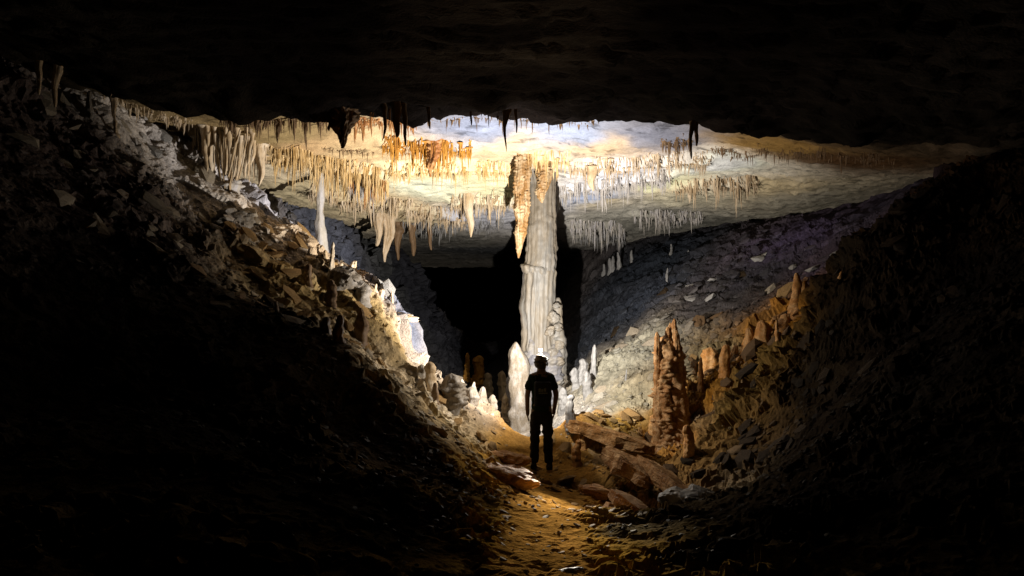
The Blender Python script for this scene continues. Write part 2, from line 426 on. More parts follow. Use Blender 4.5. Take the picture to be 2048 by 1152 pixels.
# ------------------------------------------------------------------ materials
def new_mat(name):
    m = bpy.data.materials.new(name)
    m.use_nodes = True
    nt = m.node_tree
    return m, nt, nt.nodes, nt.links, nt.nodes['Principled BSDF']


def rock_mat(name, color=None, attr=None, var=0.35, scale=6.0, bump=0.5, bump_dist=0.03, rough=0.7, stretch=(1, 1, 1), second=None, spec=0.35, cell=None):
    m, nt, N, L, bs = new_mat(name)
    tc = N.new('ShaderNodeTexCoord')
    mp = N.new('ShaderNodeMapping')
    mp.inputs['Scale'].default_value = stretch
    L.new(tc.outputs['Object'], mp.inputs['Vector'])
    oi = N.new('ShaderNodeObjectInfo')
    addv = N.new('ShaderNodeVectorMath')
    addv.operation = 'MULTIPLY_ADD'
    addv.inputs[1].default_value = (37, 37, 37)
    comb = N.new('ShaderNodeCombineXYZ')
    for i in range(3):
        L.new(oi.outputs['Random'], comb.inputs[i])
    L.new(comb.outputs[0], addv.inputs[0])
    L.new(mp.outputs[0], addv.inputs[2])
    n1 = N.new('ShaderNodeTexNoise')
    n1.inputs['Scale'].default_value = scale
    n1.inputs['Detail'].default_value = 3
    n1.inputs['Roughness'].default_value = 0.65
    L.new(addv.outputs[0], n1.inputs['Vector'])
    n2 = N.new('ShaderNodeTexNoise')
    n2.inputs['Scale'].default_value = scale * 6
    n2.inputs['Detail'].default_value = 2
    n2.inputs['Roughness'].default_value = 0.7
    L.new(addv.outputs[0], n2.inputs['Vector'])
    if attr:
        a = N.new('ShaderNodeAttribute')
        a.attribute_name = attr
        base = a.outputs['Color']
    else:
        r = N.new('ShaderNodeRGB')
        r.outputs[0].default_value = (*color, 1)
        base = r.outputs[0]
    if second:
        mx = N.new('ShaderNodeMix')
        mx.data_type = 'RGBA'
        rp = N.new('ShaderNodeMapRange')
        rp.inputs['From Min'].default_value = 0.42
        rp.inputs['From Max'].default_value = 0.62
        L.new(n1.outputs['Fac'], rp.inputs['Value'])
        L.new(rp.outputs[0], mx.inputs[0])
        L.new(base, mx.inputs[6])
        mx.inputs[7].default_value = (*second, 1)
        base = mx.outputs[2]
    mr = N.new('ShaderNodeMapRange')
    mr.inputs['From Min'].default_value = 0.3
    mr.inputs['From Max'].default_value = 0.7
    mr.inputs['To Min'].default_value = 1 - var
    mr.inputs['To Max'].default_value = 1 + var
    av = N.new('ShaderNodeMath')
    av.operation = 'ADD'
    L.new(n1.outputs['Fac'], av.inputs[0])
    L.new(n2.outputs['Fac'], av.inputs[1])
    hv = N.new('ShaderNodeMath')
    hv.operation = 'MULTIPLY'
    hv.inputs[1].default_value = 0.5
    L.new(av.outputs[0], hv.inputs[0])
    L.new(hv.outputs[0], mr.inputs['Value'])
    hs = N.new('ShaderNodeHueSaturation')
    L.new(base, hs.inputs['Color'])
    L.new(mr.outputs[0], hs.inputs['Value'])
    L.new(hs.outputs[0], bs.inputs['Base Color'])
    b1 = N.new('ShaderNodeBump')
    b1.inputs['Strength'].default_value = bump
    b1.inputs['Distance'].default_value = bump_dist
    L.new(hv.outputs[0], b1.inputs['Height'])
    last = b1
    if cell:
        vo = N.new('ShaderNodeTexVoronoi')
        vo.inputs['Scale'].default_value = cell
        L.new(addv.outputs[0], vo.inputs['Vector'])
        b2 = N.new('ShaderNodeBump')
        b2.inputs['Strength'].default_value = 0.6
        b2.inputs['Distance'].default_value = bump_dist
        L.new(vo.outputs['Color'], b2.inputs['Height'])
        L.new(b1.outputs[0], b2.inputs['Normal'])
        last = b2
    L.new(last.outputs[0], bs.inputs['Normal'])
    rr = N.new('ShaderNodeMapRange')
    rr.inputs['To Min'].default_value = rough - 0.2
    rr.inputs['To Max'].default_value = rough + 0.15
    L.new(n2.outputs['Fac'], rr.inputs['Value'])
    L.new(rr.outputs[0], bs.inputs['Roughness'])
    bs.inputs['Specular IOR Level'].default_value = spec
    return m


def plain_mat(name, color, rough=0.8, spec=0.3, fabric=None):
    m, nt, N, L, bs = new_mat(name)
    n = N.new('ShaderNodeTexNoise')
    n.inputs['Scale'].default_value = fabric or 30
    n.inputs['Detail'].default_value = 4
    mr = N.new('ShaderNodeMapRange')
    mr.inputs['To Min'].default_value = 0.7
    mr.inputs['To Max'].default_value = 1.3
    L.new(n.outputs['Fac'], mr.inputs['Value'])
    hs = N.new('ShaderNodeHueSaturation')
    hs.inputs['Color'].default_value = (*color, 1)
    L.new(mr.outputs[0], hs.inputs['Value'])
    L.new(hs.outputs[0], bs.inputs['Base Color'])
    b = N.new('ShaderNodeBump')
    b.inputs['Strength'].default_value = 0.4
    b.inputs['Distance'].default_value = 0.01
    L.new(n.outputs['Fac'], b.inputs['Height'])
    L.new(b.outputs[0], bs.inputs['Normal'])
    bs.inputs['Roughness'].default_value = rough
    bs.inputs['Specular IOR Level'].default_value = spec
    return m


M = {
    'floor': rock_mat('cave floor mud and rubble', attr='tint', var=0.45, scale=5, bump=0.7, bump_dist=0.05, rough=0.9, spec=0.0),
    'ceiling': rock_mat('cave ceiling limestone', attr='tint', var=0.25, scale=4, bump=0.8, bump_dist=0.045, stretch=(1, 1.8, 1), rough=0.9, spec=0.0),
    'stone_attr': rock_mat('rubble chips', attr='tint', var=0.4, scale=10, bump=0.5, bump_dist=0.02, rough=0.75, spec=0.05),
    'white': rock_mat('white calcite', (.56, .50, .43), var=0.25, scale=5, bump=0.4, stretch=(1, 1, .35), second=(.50, .47, .47), rough=0.6, spec=0.25),
    'cream': rock_mat('cream calcite', (.60, .43, .25), var=0.3, scale=5, bump=0.45, stretch=(1, 1, .35), second=(.66, .54, .4), rough=0.6, spec=0.25),
    'gold': rock_mat('golden calcite', (.66, .41, .15), var=0.35, scale=5, bump=0.4, stretch=(1, 1, .3), second=(.76, .56, .3), rough=0.6, spec=0.25),
    'honey': rock_mat('honey calcite', (.27, .14, .045), var=0.35, scale=7, bump=0.5, stretch=(1, 1, .5), second=(.36, .26, .15), rough=0.55, spec=0.3),
    'ivory': rock_mat('ivory calcite darkened near lamp', (.21, .17, .125), var=0.4, scale=7, bump=0.6, stretch=(1, 1, .6), second=(.26, .23, .2), rough=0.6, spec=0.25),  # white calcite darkened to offset the lamp close by
    'tan': rock_mat('tan calcite', (.54, .38, .22), var=0.3, scale=5, bump=0.4, stretch=(1, 1, .3), second=(.66, .52, .36), rough=0.55, spec=0.4),
    'orange': rock_mat('iron orange calcite', (.50, .21, .03), var=0.4, scale=5, bump=0.4, stretch=(1, 1, .3), second=(.62, .31, .06), rough=0.6, spec=0.25),
    'rust': rock_mat('rusty calcite', (.36, .14, .04), var=0.4, scale=5, bump=0.4, stretch=(1, 1, .3), second=(.5, .26, .1), rough=0.55),
    'brown': rock_mat('dull brown dripstone', (.20, .12, .06), var=0.4, scale=5, bump=0.5, stretch=(1, 1, .35), rough=0.65),
    'grey': rock_mat('grey dripstone', (.24, .23, .22), var=0.35, scale=5, bump=0.5, stretch=(1, 1, .35), rough=0.6),
    'column': rock_mat('column flowstone', (.19, .158, .118), var=0.22, scale=3.5, bump=0.5, bump_dist=0.04, stretch=(1, 1, .22), second=(.15, .14, .125), rough=0.6, spec=0.4),
    'column_base': rock_mat('column foot flowstone', (.16, .155, .17), var=0.25, scale=4, bump=0.6, bump_dist=0.05, second=(.2, .18, .155), rough=0.6, spec=0.4),
    'bank': rock_mat('orange mud coated dripstone', (.56, .25, .065), var=0.4, scale=6, bump=0.6, bump_dist=0.03, second=(.64, .37, .15), rough=0.6, spec=0.3),
    'mudrock': rock_mat('dark muddy slab rock', (.26, .12, .035), var=0.5, scale=5, bump=0.8, bump_dist=0.05, second=(.34, .20, .09), rough=0.75, spec=0.12),
    'tower': rock_mat('knobbly tower dripstone', (.38, .17, .05), var=0.5, scale=9, bump=0.8, bump_dist=0.04, second=(.5, .30, .14), rough=0.55, spec=0.3),
    'skin': plain_mat('skin', (.14, .08, .055), 0.6),
    'shirt': plain_mat('dark green shirt cloth', (.012, .022, .012), 0.95, 0.1, 60),
    'trousers': plain_mat('dark trousers cloth', (.022, .018, .015), 0.95, 0.1, 60),
    'boots': plain_mat('muddy boots', (.05, .032, .018), 0.8),
    'cap': plain_mat('brown grey cap', (.16, .12, .09), 0.85, 0.2, 50),
    'hair': plain_mat('dark hair', (.02, .014, .01), 0.7),
    'pack': plain_mat('black pack cloth', (.014, .014, .015), 0.9, 0.15, 50),
    'print': plain_mat('grey printed patch', (.11, .12, .09), 0.8),
    'black_plastic': plain_mat('black plastic', (.02, .02, .02), 0.5),
}
m, nt, N, L, bs = new_mat('lit lamp glass')
bs.inputs['Base Color'].default_value = (.8, .8, .8, 1)
bs.inputs['Emission Color'].default_value = (0.95, 0.97, 1, 1)
bs.inputs['Emission Strength'].default_value = 6.0
M['glow'] = m


# ------------------------------------------------------------------ helpers
def mesh_from(name, v, f, mat, smooth=True, colors=None):
    me = bpy.data.meshes.new(name)
    v = np.asarray(v, dtype=np.float32)
    f = np.asarray(f, dtype=np.int32)
    k = f.shape[1]
    me.vertices.add(len(v))
    me.vertices.foreach_set('co', v.ravel())
    me.loops.add(f.size)
    me.loops.foreach_set('vertex_index', f.ravel())
    me.polygons.add(len(f))
    me.polygons.foreach_set('loop_start', np.arange(0, f.size, k, dtype=np.int32))
    me.polygons.foreach_set('loop_total', np.full(len(f), k, dtype=np.int32))
    me.polygons.foreach_set('use_smooth', np.full(len(f), smooth))
    me.update(calc_edges=True)
    me.validate()
    if colors is not None:
        at = me.attributes.new('tint', 'FLOAT_COLOR', 'POINT')
        c = np.c_[colors, np.ones(len(colors))].astype(np.float32)
        at.data.foreach_set('color', c.ravel())
    if mat:
        me.materials.append(mat)
    return me


def link(name, data, parent=None, loc=(0, 0, 0), rot=(0, 0, 0), scale=(1, 1, 1)):
    o = bpy.data.objects.new(name, data)
    COL.objects.link(o)
    if parent is not None:
        o.parent = parent
    o.location = loc
    o.rotation_euler = rot
    o.scale = scale
    return o


def tag(o, label=None, cat=None, group=None, kind=None):
    if label:
        o['label'] = label
    if cat:
        o['category'] = cat
    if group:
        o['group'] = group
    if kind:
        o['kind'] = kind
    return o


def grid_faces(nx, ny, flip=False):
    i = np.arange(nx * ny).reshape(ny, nx)
    a, b, c, d = i[:-1, :-1].ravel(), i[:-1, 1:].ravel(), i[1:, 1:].ravel(), i[1:, :-1].ravel()
    return np.c_[a, d, c, b] if flip else np.c_[a, b, c, d]


# ------------------------------------------------------------------ the cave itself
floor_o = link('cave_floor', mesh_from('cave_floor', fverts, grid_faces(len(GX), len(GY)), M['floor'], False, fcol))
tag(floor_o, 'brown mud path and rubble slopes of the cave floor', None, None, 'structure')
cverts = np.c_[cp[:, 0], cp[:, 1], CZ.ravel()]
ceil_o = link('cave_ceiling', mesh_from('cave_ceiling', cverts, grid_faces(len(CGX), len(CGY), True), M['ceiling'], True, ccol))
tag(ceil_o, 'low pale limestone ceiling of the cave', None, None, 'structure')


# ------------------------------------------------------------------ dripstone builder
def drip(profile, height, seg=20, rings=28, bend=(0, 0), flute=0.0, nflute=9, lump=0.0, lump_s=3.0, knob=0.0, knob_s=8.0, flat=1.0, seed=0, rot=0.0, down=False, ring=0.0, wob=0.16):
    """profile: [(t, radius)] from base to tip; returns verts, faces (base at origin)"""
    t = np.linspace(0, 1, rings)
    r = np.interp(t, [p[0] for p in profile], [p[1] for p in profile])
    a = np.linspace(0, 2 * math.pi, seg, endpoint=False)
    T, A = np.meshgrid(t, a, indexing='ij')
    R = np.repeat(r[:, None], seg, 1)
    sx, sy = np.cos(A), np.sin(A)
    p = np.c_[(R * sx).ravel(), (R * sy).ravel(), (T * height).ravel()]
    q = p + seed * 13.7
    dr = np.zeros(len(p))
    if flute:
        ph = 2.0 * perlin(np.c_[sx.ravel() * 1.2, sy.ravel() * 1.2, T.ravel() * height * 0.4 + seed])
        dr += flute * perlin(np.c_[sx.ravel() * nflute * 0.32, sy.ravel() * nflute * 0.32, T.ravel() * height * 0.7 + seed * 3.1 + ph * 0.2]) * 1.8
    if lump:
        dr += lump * fbm(q * lump_s, 3)
    if knob:
        f1, rv, off = worley(q * knob_s * np.array([1, 1, 1.35]))
        dr += knob * (np.clip(0.75 - f1, 0, 1) * (0.2 + 1.3 * rv[:, 0]) * 1.6) * (.35 + 1.1 * sstep(-.25, .3, perlin(q * knob_s * .35 + 5)))
    if ring:
        zz = T.ravel() * height / max(r.max(), .03) * 2.2 + 1.2 * perlin(q / max(r.max(), .03) * .5)
        dr += ring * (np.abs(np.sin(zz)) - .5) * (.4 + perlin(q * 3 + 8))
    Rn = np.maximum(R.ravel() * (1 + 0) + dr * np.minimum(1, R.ravel() / max(1e-6, r.max()) * 1.6 + 0.15), R.ravel() * 0.25)
    wa = wob * r.max() * (np.sin(T.ravel() * 3.1 + seed) - math.sin(seed) + .5 * np.sin(T.ravel() * 8.3 + seed * 2.1) - .5 * math.sin(seed * 2.1))
    bx = bend[0] * T.ravel() ** 2 + wa
    by = bend[1] * T.ravel() ** 2 + wa * .6
    z = T.ravel() * height
    v = np.c_[Rn * sx.ravel() + bx, Rn * sy.ravel() * flat + by, -z if down else z]
    if rot:
        c, s = math.cos(rot), math.sin(rot)
        v = np.c_[v[:, 0] * c - v[:, 1] * s, v[:, 0] * s + v[:, 1] * c, v[:, 2]]
    i = np.arange(rings * seg).reshape(rings, seg)
    j = np.roll(i, -1, 1)
    f = np.c_[i[:-1].ravel(), j[:-1].ravel(), j[1:].ravel(), i[1:].ravel()]
    if down:
        f = f[:, ::-1]
    tipv = np.array([[v[-seg:, 0].mean(), v[-seg:, 1].mean(), v[-seg:, 2].mean() + (-1 if down else 1) * r[-1] * 0.5]])
    v = np.r_[v, tipv]
    n = len(v) - 1
    cap = np.c_[i[-1], j[-1], np.full(seg, n), np.full(seg, n)]
    if down:
        cap = cap[:, [1, 0, 2, 3]]
    return v, f, cap


def drip_mesh(name, mat, **kw):
    v, f, cap = drip(**kw)
    # quads plus a triangle fan: turn everything into triangles
    tri = np.r_[f[:, [0, 1, 2]], f[:, [0, 2, 3]], cap[:, :3]]
    return mesh_from(name, v, tri, mat, True)


def floor_at(x, y):
    return float(floor_z(x, y)[0])


def ceil_at(x, y):
    return float(ceil_z(x, y)[0])


def stalagmite_pos(u, vtop, d):
    x = (u - 1024) / F * d
    top = (576 - vtop) / F * d
    base = min(floor_at(x, d), floor_at(x, d - .15), floor_at(x + .12, d), floor_at(x - .12, d)) - 0.08
    return x, d, base, top - base


CONE = [(0, 1.0), (.15, .86), (.5, .62), (.8, .42), (.93, .3), (1, .14)]
STUMP = [(0, 1.15), (.15, 1.0), (.6, .85), (.85, .68), (.95, .5), (1, .2)]
OVOID = [(0, 1.0), (.2, .92), (.45, 1.0), (.65, .92), (.8, .7), (.92, .42), (.98, .2), (1, .06)]
SPIRE = [(0, 1.5), (.12, 1.05), (.4, .75), (.75, .5), (.95, .32), (1, .12)]


def scaled(pr, r):
    return [(t, q * r) for t, q in pr]


def stalagmite(u, vtop, d, wpx, shape, mat, label, seed, group=None, h=None, **kw):
    x, y, b, ht = stalagmite_pos(u, vtop, d)
    lim = wpx * (4.2 if shape is CONE else 2.8)
    if shape is not OVOID and ht / d * F > lim:
        d2 = hit(floor_z, u, vtop + lim * .85, d - 2.5, d + 9, False)
        if d2 and d2 > d - 2.4:
            d = d2
            x, y, b, ht = stalagmite_pos(u, vtop, d)
    dv = hit(floor_z, u, vtop + wpx * .9, max(4, d - 3.5), d, False)
    if dv and dv > d - 3.4:
        d = dv + .05
        x, y, b, ht = stalagmite_pos(u, vtop, d)
    if mat == 'white' and d < 15:
        mat = 'ivory'  # darker copy close to the lamp, so its light does not burn out
    ht = max(ht, wpx * 1.5 / F * d + .06)
    r = wpx / F * d * 0.5
    if h is not None:
        hh = h / F * d
        if hh < ht:
            pass
    o = link('stalagmite', drip_mesh('stalagmite', M[mat], profile=scaled(shape, r), height=ht, seed=seed, seg=26, rings=44, ring=r * .22, flute=r * .22, nflute=10, bend=(random.uniform(-.1, .1) * r * 2, 0), lump=r * kw.pop('lump', 0.5), lump_s=1.6 / max(r, .03) * 0.3, **kw), None, (x, y, b))
    tag(o, label, 'stalagmite', group)
    return o


# ------------------------------------------------------------------ the tall column
cd_ = 15.5
cxw = (1079 - 1024) / F * cd_
col_root = link('column', None, None, (cxw, cd_, floor_at(cxw, cd_) - 0.1))
tag(col_root, 'tall pale fluted column joining cave floor and ceiling behind the caver', 'column')
zb = col_root.location.z


def zpx(v, d):
    return (576 - v) / F * d


h_led = zpx(536, cd_) - zb
h_top = ceil_at(cxw, cd_) + 0.15 - zb
h_foot = zpx(700, cd_) - zb
link('lower_shaft', drip_mesh('lower_shaft', M['column'], profile=[(0, .50), (.2, .42), (.4, .36), (.65, .335), (.9, .33), (.975, .33), (1.0, .28)], wob=.05, height=h_led, seg=90, rings=90, flute=.045, nflute=20, lump=.09, lump_s=1.9, seed=3), col_root)
up = drip_mesh('upper_shaft', M['column'], profile=[(0, .315), (.3, .30), (.6, .28), (.85, .27), (1.0, .36)], wob=.03, height=h_top - h_led + 0.1, seg=90, rings=120, flute=.03, nflute=24, lump=.05, lump_s=2.4, knob=.025, knob_s=4.6, seed=5)
link('upper_shaft', up, col_root, (0.03, 0, h_led - 0.1))
link('ledge', drip_mesh('ledge', M['column'], profile=[(0, .29), (.3, .33), (.7, .335), (.92, .31), (1.0, .2)], wob=.03, height=.2, seg=80, rings=20, flute=.05, nflute=14, lump=.12, lump_s=2.4, seed=8), col_root, (-0.03, -0.01, h_led - 0.15), (0.05, 0.16, 0))
link('foot', drip_mesh('foot', M['column_base'], profile=[(0, .62), (.2, .55), (.5, .47), (.8, .41), (.95, .36), (1, .25)], height=h_foot, seg=80, rings=60, flute=.03, nflute=9, lump=.12, lump_s=2.0, knob=.08, knob_s=3.0, seed=9), col_root)
for nm, u, vt, w, dd, lp in (('buttress', 1110, 596, 24, cd_ - .12, .05), ('buttress', 1117, 640, 22, cd_ - .16, .06), ('buttress', 1098, 690, 34, cd_ - .3, .07), ('buttress', 1062, 676, 30, cd_ - .25, .06)):
    q = P(u, vt, dd)
    r = w / F * dd * .5
    link(nm, drip_mesh(nm, M['column_base' if u < 1100 else 'column'], profile=scaled([(0, 1.5), (.4, 1.25), (.75, 1.0), (.93, .6), (1, .2)], r), height=q[2] - zb, seg=40, rings=70, lump=lp, lump_s=4, knob=lp * 1.3, knob_s=5.5, flute=.02, seed=u), col_root, (q[0] - cxw, q[1] - cd_, 0))
kn = [(1108, 634, 19), (1117, 655, 13), (1101, 662, 16), (1117, 690, 15), (1106, 706, 16), (1119, 722, 15), (1107, 745, 18), (1114, 612, 10), (1119, 760, 15), (1103, 772, 14), (1114, 790, 16)]
for k, (u, v, w) in enumerate(kn):
    dd = cd_ - 0.30 - 0.05 * (k % 3)
    q = P(u, v, dd)
    r = w / F * dd * 0.6
    v_, f_, c_ = drip(profile=[(0, .3), (.15, .8), (.4, 1.0), (.65, .95), (.88, .6), (1, .15)], height=2.2, seg=26, rings=24, lump=.7, lump_s=1.3, flat=.7, knob=.3, knob_s=1.6, seed=k + 2)
    tri = np.r_[f_[:, [0, 1, 2]], f_[:, [0, 2, 3]], c_[:, :3]]
    link('nodule', mesh_from('nodule', v_ * r - np.array([0, 0, 1.1 * r]), tri, M['column'], True), col_root, (q[0] - cxw, q[1] - cd_, q[2] - zb), (0, .3 * math.sin(k * 2.1), 0))

# ------------------------------------------------------------------ the hanging cone before the column, and other single stalactites
big = [
    # u, v_root, v_tip, width px, depth or None, material, label, kwargs
    (1046, 322, 516, 30, 14.5, 'honey', 'long knobbly cream stalactite hanging beside the top of the column', dict(profile=[(0, 1.35), (.1, 1.0), (.35, .92), (.6, .78), (.78, .62), (.9, .36), (.97, .14), (1, .05)], knob=.20, knob_s=17, lump=.3, lump_s=4, flute=.35, nflute=9, seg=60, rings=150)),
    (1090, 326, 406, 30, 14.7, 'honey', 'short tan stalactite in front of the column top', dict(profile=[(0, 1.3), (.3, 1.0), (.7, .7), (.9, .35), (1, .08)], knob=.2, knob_s=17, lump=.3, flute=.35, nflute=9, seg=40, rings=80)),
    (1186, 330, 382, 20, None, 'tan', 'fat tan stalactite in the fringe right of the column', dict(profile=[(0, 1.2), (.4, .9), (.8, .5), (1, .08)], flute=.3, lump=.3)),
    (940, 392, 474, 18, None, 'cream', 'paired cream stalactite in front of the blue ceiling patch', dict(profile=[(0, 1.2), (.4, .9), (.75, .6), (1, .08)], flute=.4, lump=.3)),
    (976, 398, 440, 9, None, 'cream', 'thin cream stalactite just right of the paired one', dict(profile=CONE, lump=.2)),
    (678, 222, 296, 36, 9.5, 'brown', 'broad black two-pronged stalactite hanging from the near lip', dict(profile=[(0, 1.6), (.3, 1.0), (.5, .8), (.62, .45), (.8, .22), (1, .05)], flute=.9, nflute=10, lump=.8, lump_s=8, seg=40, rings=60)),
    (690, 224, 288, 15, 9.5, 'brown', 'right prong of the broad black stalactite on the near lip', dict(profile=[(0, 1.6), (.5, 1.0), (.75, .6), (1, .06)], lump=.5, flute=.4)),
    (662, 222, 262, 16, 9.5, 'brown', 'black stalactite left of the two-pronged one', dict(profile=CONE, lump=.3)),
    (1014, 214, 303, 17, 9.6, 'brown', 'sharp black stalactite hanging from the near lip above the column', dict(profile=[(0, 1.2), (.3, .85), (.5, .45), (.75, .22), (1, .05)], lump=.3)),
    (1033, 218, 266, 9, 9.6, 'brown', 'short black stalactite right of the sharp one', dict(profile=CONE, lump=.2)),
    (806, 226, 290, 15, 9.6, 'brown', 'black stalactite above the orange curtain', dict(profile=CONE, lump=.3)),
    (790, 226, 274, 22, 9.55, 'brown', 'wide black stalactite above the left end of the orange curtain', dict(profile=CONE, lump=.4, flute=.3)),
    (770, 226, 278, 12, 9.6, 'brown', 'narrow black stalactite above the golden fringe', dict(profile=CONE, lump=.2)),
    (868, 284, 354, 22, None, 'rust', 'dark drapery standing in for a shaded gap in the orange curtain', dict(profile=[(0, 1.5), (.3, 1.0), (.5, .8), (.75, .5), (.85, .22), (1, .05)], flute=1.0, nflute=14, lump=.8, lump_s=14, flat=.5, seg=40, rings=60)),  # added dark shape where the curtain only has a shaded gap
    (1384, 246, 318, 12, 9.5, 'brown', 'longest black stalactite hanging at right by the brown tuft', dict(profile=CONE, lump=.3)),
    (1394, 246, 292, 14, 9.5, 'brown', 'shorter black stalactite beside the longest one at right', dict(profile=CONE, lump=.3)),
    (856, 218, 258, 10, 9.6, 'brown', 'small black stalactite left of the sharp one', dict(profile=CONE, lump=.3)),
    (940, 222, 250, 9, 9.7, 'brown', 'stubby black stalactite between the small and sharp ones', dict(profile=CONE, lump=.3)),
    (757, 426, 492, 22, None, 'tan', 'tan drapery stalactite hanging in the back passage', dict(profile=CONE, flute=.6, nflute=10, lump=.5, seg=36, rings=50)),
    (774, 430, 524, 24, None, 'tan', 'longer tan stalactite beside the drapery in the back passage', dict(profile=[(0, 1.2), (.4, .8), (.75, .45), (1, .08)], flute=.6, nflute=10, lump=.5, seg=36, rings=50)),
    (800, 446, 520, 22, None, 'brown', 'dim brown drapery at the left end of the black passage', dict(profile=CONE, flute=.6, nflute=10, lump=.5)),
    (829, 448, 512, 16, None, 'brown', 'second dim brown drapery over the black passage', dict(profile=CONE, flute=.6, nflute=10, lump=.5)),
    (858, 450, 500, 15, None, 'brown', 'third and shorter dim brown drapery over the black passage', dict(profile=CONE, flute=.6, nflute=10, lump=.5)),
    (414, 284, 352, 20, 12.2, 'cream', 'cream drapery stalactite at the upper left slope', dict(profile=[(0, 1.2), (.5, .9), (.8, .6), (1, .1)], flute=.5, lump=.3)),
    (520, 304, 372, 18, 13.0, 'cream', 'slim cream drapery right of the massive left cone', dict(profile=[(0, 1.2), (.5, .8), (.8, .5), (1, .1)], flute=.5, lump=.3)),
    (492, 300, 356, 14, 12.8, 'cream', 'cream drapery close right of the massive left cone', dict(profile=CONE, flute=.4, lump=.3)),
    (115, 150, 215, 18, 9.0, 'cream', 'long dim stalactite at the far left edge of the chamber', dict(profile=CONE, flute=.3, lump=.3)),
    (82, 140, 190, 16, 8.8, 'cream', 'dim stalactite nearest the left picture edge', dict(profile=CONE, flute=.3, lump=.3)),
    (225, 195, 240, 16, 10.2, 'cream', 'pale stalactite above the dark hollow at upper left', dict(profile=CONE, flute=.3, lump=.3)),
]


def stalactite(u, v0, v1, w, d, mat, label, kw, k, cat='stalactite'):
    if d is None:
        d = smooth_hit_ceiling(u, v0)
    x = (u - 1024) / F * d
    top = ceil_at(x, d) + 0.06
    tip = (576 - v1) / F * d
    ht = max(top - tip, 0.1)
    r = w / F * d * 0.5
    kw = dict(kw)
    pr = kw['profile']
    r0 = np.interp(.1, [p[0] for p in pr], [p[1] for p in pr])
    fl_ = min(1, 12 / w)
    kw['profile'] = scaled([(0, r0 * (1 + 1.1 * fl_)), (.03, r0 * (1 + .5 * fl_)), (.08, r0 * (1 + .12 * fl_))] + [p for p in pr if p[0] > .12], r)
    for n in ('knob', 'lump', 'flute'):
        if n in kw:
            kw[n] = kw[n] * r
    kw.setdefault('seg', 22)
    kw.setdefault('rings', 36)
    kw.setdefault('lump_s', 0.45 / max(r, 0.02))
    o = link(cat, drip_mesh(cat, M[mat], down=True, seed=k + 1, height=ht, **kw), None, (x, d, top))
    tag(o, label, 'stalactite')
    return o


for k, b in enumerate(big):
    stalactite(*b, k)

# the massive multi-stemmed drapery on the left: stems that merge into one cone
d = 12.4
x0 = (455 - 1024) / F * d
dr_root = link('drapery', None, None, (x0, d, ceil_at(x0, d)))
tag(dr_root, 'massive cream drapery of merged stems ending in a white cone, left slope', 'drapery')
zr = dr_root.location.z
rs = random.Random(5)
stems = []
for k in range(22):
    ua = 418 + k * 4.2 + rs.uniform(-4, 4)
    merge = .25 < (ua - 415) / 95 < .8
    ub = 458 + (ua - 458) * (.35 if merge else .85)
    stems.append((ua, ub, 284 + (ua - 425) * .2, rs.uniform(350, 388) if merge else rs.uniform(318, 358), rs.choice((4, 5, 6, 8, 11))))
for k, (ua, ub, va, vb, w) in enumerate(stems):
    a = P(ua, va, d)
    b = P(ub, vb, d + 0.09 * (k % 5 - 2))
    a[2] = ceil_at(a[0], d) + 0.05
    r = w / F * d * 0.5
    link('stem', drip_mesh('stem', M['cream'], profile=scaled([(0, 2.2), (.05, 1.4), (.2, 1), (.7, .8), (.93, .5), (1, .15)], r), height=a[2] - b[2], seg=14, rings=30, lump=r * .5, lump_s=7, flute=r * .3, bend=(b[0] - a[0], b[1] - a[1]), down=True, seed=k), dr_root, (a[0] - x0, .12 * (k % 5 - 2), a[2] - zr))
a = P(458, 362, d)
link('cone', drip_mesh('cone', M['white'], profile=scaled([(0, .6), (.15, 1.05), (.4, .95), (.7, .7), (.92, .42), (1, .15)], 26 / F * d), height=62 / F * d, seg=36, rings=40, lump=.05, lump_s=5, knob=.05, knob_s=9, flat=.7, down=True, seed=4), dr_root, (a[0] - x0, 0, a[2] - zr))

# slender column at back left
d = 15.2
x = (645 - 1024) / F * d
fz, cz = floor_at(x, d) - 0.1, ceil_at(x, d) + 0.1
sl = link('column', drip_mesh('column', M['white'], profile=[(0, .13), (.2, .12), (.42, .13), (.6, .085), (.8, .07), (1, .09)], height=cz - fz, seg=24, rings=50, lump=.05, lump_s=3, seed=21, flute=.02), None, (x, d, fz))
tag(sl, 'slender white column standing alone at back left of the slope', 'column')

